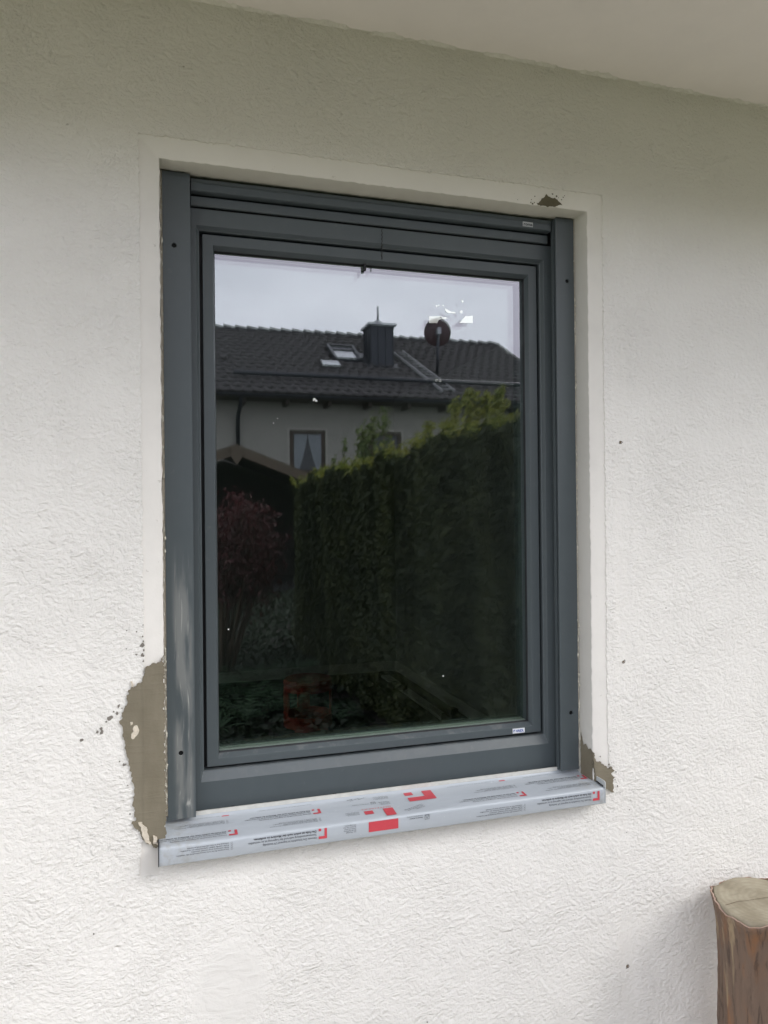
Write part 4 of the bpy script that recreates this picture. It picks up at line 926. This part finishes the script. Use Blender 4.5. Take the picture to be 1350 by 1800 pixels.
def shrub(name, label, cat, x, y, zc, spread, height, mat, count, leaf, group=None, stems=7, zbase=0., asp=2.2):
    t = thing(name, label, cat, group); bm = bmesh.new(); P, Nn = [], []
    for k in range(stems):
        a = rng.uniform(0, 6.28); q = spread*math.sqrt(rng.uniform(.05, 1)); top = Vector((x+q*math.cos(a), y+q*math.sin(a), zc+height*(.5+.5*rng.uniform(.2, 1))-q*.35)); base = Vector((x+q*.2*math.cos(a), y+q*.2*math.sin(a), zbase))
        mid = base.lerp(top, .55)+Vector((rng.normal(0, .06), rng.normal(0, .06), 0)); tube(bm, [base, mid, top], [.022, .014, .004], 6)
        for i in range(count//stems):
            u_ = rng.uniform(.42, 1.02)**.7; p = (base.lerp(mid, u_/.55) if u_ < .55 else mid.lerp(top, (u_-.55)/.45)); sp = spread*.85*(1.15-u_*.80)
            off = rng.normal(0, 1, 3); off /= np.linalg.norm(off); off *= sp*rng.uniform(.1, 1); P.append(np.array(p)+off*np.array([1, 1, .7])); Nn.append(off/(np.linalg.norm(off)+1e-6)+np.array([0, 0, .5]))
    bmobj('stems', bm, M['twig'], t, smooth=True); cards('foliage', np.array(P), np.array(Nn), leaf, mat, t, asp, .6); return t
shrub('garden_shrub', 'yellow green shrub rising above the hedge top below the ladder', 'shrub', 2.75, 2*YG-4.6, 1.3, .28, 1.52, M['shoot'], 2600, .036, 'shrubs behind the hedge', 5)
shrub('garden_shrub', 'yellow tuft on the hedge crest left of the ladder foot', 'shrub', 2.55, 2*YG-5.3, 1.2, .24, 1.48, M['shoot'], 2000, .032, 'shrubs behind the hedge', 5)
shrub('garden_shrub', 'bushy shrub with thin leaves above the hedge, in front of the house wall', 'shrub', 2.40, 2*YG-6.6, 1.1, .30, 1.72, M['shrub'], 1500, .034, 'shrubs behind the hedge', 7)
shrub('garden_shrub', 'small pale upright shrub right of the curtained window', 'shrub', 2.12, 2*YG-7.3, 1.1, .15, 1.36, M['shrub'], 600, .030, 'shrubs behind the hedge', 5)
shrub('red_maple', 'dark red Japanese maple with fine leaves at the glass edge', 'tree', .50, 2*YG-5.6, .62, .62, 1.22, M['maple'], 9000, .024, None, 15, 0, 2.6)
# arching ground plants in the bed
def fernclump(x, y, s, label, nf=22, wide=.035, cat='fern', name='fern_clump'):
    t = thing(name, label, cat, 'plants in the garden bed'); vs3, fs = [], []
    for k in range(nf):
        a = rng.uniform(0, 6.28); L_ = s*rng.uniform(.6, 1.1); up = rng.uniform(.5, 1.15); base = len(vs3); m_ = 9; d = np.array([math.cos(a), math.sin(a), 0]); sd_ = np.array([-math.sin(a), math.cos(a), 0])
        for i in range(m_+1):
            u_ = i/m_; c_ = np.array([x, y, 0])+d*L_*u_*.85+np.array([0, 0, L_*(up*u_-.75*u_*u_*up)]); w_ = wide*s*3*math.sin(math.pi*min(1, .12+u_*.9))
            drop = np.array([0, 0, -w_*.25]); vs3 += [c_-sd_*w_+drop, c_, c_+sd_*w_+drop]
        for i in range(m_):
            b = base+3*i
            if cat == 'fern':        # toothed frond: every segment is its own pair of leaflets
                for q in (0, 1):
                    k0 = len(vs3); A_, B_ = vs3[b+1], vs3[b+4]; tip = vs3[b+3] if q == 0 else vs3[b+5]; vs3 += [A_, (A_+B_)/2, tip]; fs.append((k0, k0+1, k0+2))
            else: fs += [(b, b+1, b+4, b+3), (b+1, b+2, b+5, b+4)]
    meshobj('fronds', vs3, fs, M['fern'], t); return t
fl = [(.60, -3.9, .46, 'fern clump at the left end of the garden bed, nearest the terrace'), (.92, -4.0, .42, 'fern clump mirrored over the red stool'), (.45, -4.8, .5, 'fern clump at the foot of the red maple'), (1.12, -4.6, .40, 'fern clump in the middle of the garden bed'), (.85, -5.2, .45, 'fern clump deep in the bed behind the others'), (1.28, -5.4, .36, 'small fern clump at the far hedge foot'), (1.20, -3.7, .32, 'low fern clump near the hedge side of the terrace edge'), (.30, -4.2, .46, 'fern clump cut by the left edge of the glass'), (.72, -4.45, .42, 'fern clump right of the pointed blades')]
for x_, y_, s, lb in fl: fernclump(x_, y_, s, lb, 34)
fernclump(.36, -3.6, .34, 'grass-like clump with pointed narrow blades at the glass edge', 18, .012, 'plant', 'lily_clump')

ng = 30000; xg = rng.uniform(-2.4, 1.45, ng); yg = rng.uniform(-12.9, -2.9, ng); xg = np.where(yg < -6.9, rng.uniform(-2.4, 4.4, ng), xg); hg = .03+.07*(.5+.5*np.sin(xg*4.1+yg*2.3))*(.5+.5*np.sin(yg*5.2))
gc = cards('ground_cover', np.stack([xg, yg, hg*rng.uniform(.2, 1, ng)], 1), np.tile([[0, 0, 1.]], (ng, 1)), .05, leafmat('ivy_leaf', (.009, .016, .007), (.022, .035, .014), tl=.2), None, 1.3, .6)
gc['kind'] = 'stuff'; gc['label'] = 'dark low ivy covering the garden bed'
# ------------------------------------------------------------------ garden shed at the hedge's end
sd2 = thing('garden_shed', 'dark open-fronted wooden shed with shallow gable behind the maple', 'shed')
SYv = 13.4; sy = 2*YG-SYv; px_, pz = 1.45, 2.80; xl, xr = -1.0, 3.75; dep = 3.0
zl, zr = pz-(px_-xl)*.33, pz-(xr-px_)*.385
def slab(name, a, b, y0, y1, t, mat, top=0.):
    bm = bmesh.new(); vv = [bm.verts.new(p) for p in ((a[0], y0, a[1]+top-t), (b[0], y0, b[1]+top-t), (b[0], y1, b[1]+top-t), (a[0], y1, a[1]+top-t), (a[0], y0, a[1]+top), (b[0], y0, b[1]+top), (b[0], y1, b[1]+top), (a[0], y1, a[1]+top))]
    for q in ((0, 3, 2, 1), (4, 5, 6, 7), (0, 1, 5, 4), (1, 2, 6, 5), (2, 3, 7, 6), (3, 0, 4, 7)): bm.faces.new([vv[i] for i in q])
    return bmobj(name, bm, mat, sd2)
slab('roof_panel', (xl, zl), (px_, pz), sy-dep, sy+.3, .05, M['tile'], .06); slab('roof_panel', (px_, pz), (xr, zr), sy-dep, sy+.3, .05, M['tile'], .06)
slab('fascia_board', (xl, zl), (px_-.001, pz), sy+.301, sy+.33, .20, M['shed_wood'], .055); slab('fascia_board', (px_+.001, pz), (xr, zr), sy+.301, sy+.33, .20, M['shed_wood'], .055)
bm = bmesh.new(); v = [bm.verts.new(p) for p in ((px_-.12, sy+.335, pz+.03), (px_+.12, sy+.335, pz+.03), (px_+.10, sy+.335, pz-.2), (px_, sy+.335, pz-.34), (px_-.10, sy+.335, pz-.2))]; f_ = bm.faces.new(v); ex = bmesh.ops.extrude_face_region(bm, geom=[f_])
for q in [g_ for g_ in ex['geom'] if isinstance(g_, bmesh.types.BMVert)]: q.co.y += .025
bmobj('gable_ornament', bm, M['shed_wood'], sd2)
boxobj('shed_floor', xl, xr, sy-dep, sy+.6, .001, .04, M['shed_dark'], sd2)
for x_ in (xl+.15, xr-.27): boxobj('post', x_, x_+.12, sy+.05, sy+.17, 0, 2.0, M['shed_wood'], sd2)
bm = bmesh.new(); P_ = [(xl+.1, 0), (xr-.1, 0), (xr-.1, zr+.0), (px_, pz-.01), (xl+.1, zl+.0)]
va = [bm.verts.new((x_, sy-dep+.07, z_)) for x_, z_ in P_]; vb = [bm.verts.new((x_, sy-dep+.095, z_)) for x_, z_ in P_]; bm.faces.new(va); bm.faces.new(vb[::-1])
for q in range(5): bm.faces.new((va[q], va[(q+1) % 5], vb[(q+1) % 5], vb[q]))
bmobj('back_lining', bm, M['shed_dark'], sd2)
k = 0
for x_ in np.arange(xl+.15, xr-.2, .16): boxobj('wall_board', x_, x_+.152, sy-dep+.1, sy-dep+.125, 0, 2.0+min(.7, .33*min(x_-xl, xr-x_)), M['shed_dark'], sd2)
for xx in (xl+.15, xr-.17):
    for y_ in np.arange(sy-dep+.15, sy+.04, .16): boxobj('wall_board', xx, xx+.022, y_, y_+.152, 0, 2.0, M['shed_dark'], sd2)

# distant trees that close the view beyond the roofs on both sides
for i, (x_, Yv_, s_, lb) in enumerate(((-9, 17, 1.9, 'broad green tree left of the neighbouring house'), (17.5, 19, 1.8, 'broad green tree beyond the right gable of the neighbouring house'))):
    t = thing('garden_tree', lb, 'tree', 'trees beside the neighbouring house'); y_ = 2*YG-Yv_
    bm = bmesh.new(); tube(bm, [(x_, y_, 0), (x_+.1, y_, 1.8), (x_, y_+.1, 3.6)], [.18, .13, .06], 8)
    for q in range(6): a = q*1.05; tube(bm, [(x_+.05, y_, 1.5+q*.25), (x_+1.1*math.cos(a), y_+1.1*math.sin(a), 3.0+q*.2)], [.06, .02], 6)
    bmobj('trunk', bm, M['twig'], t, smooth=True)
    cen_ = rng.normal(0, 1, (16, 3))*np.array([1., 1., .8])*s_*.45+np.array([x_, y_, 3.5]); idx = rng.integers(0, 16, 6000); off = rng.normal(0, 1, (6000, 3)); off /= np.linalg.norm(off, axis=1)[:, None]
    cards('crown', cen_[idx]+off*(s_*.42*rng.uniform(.5, 1., 6000))[:, None], off, .16, M['shrub'], t, 1.6, .5)
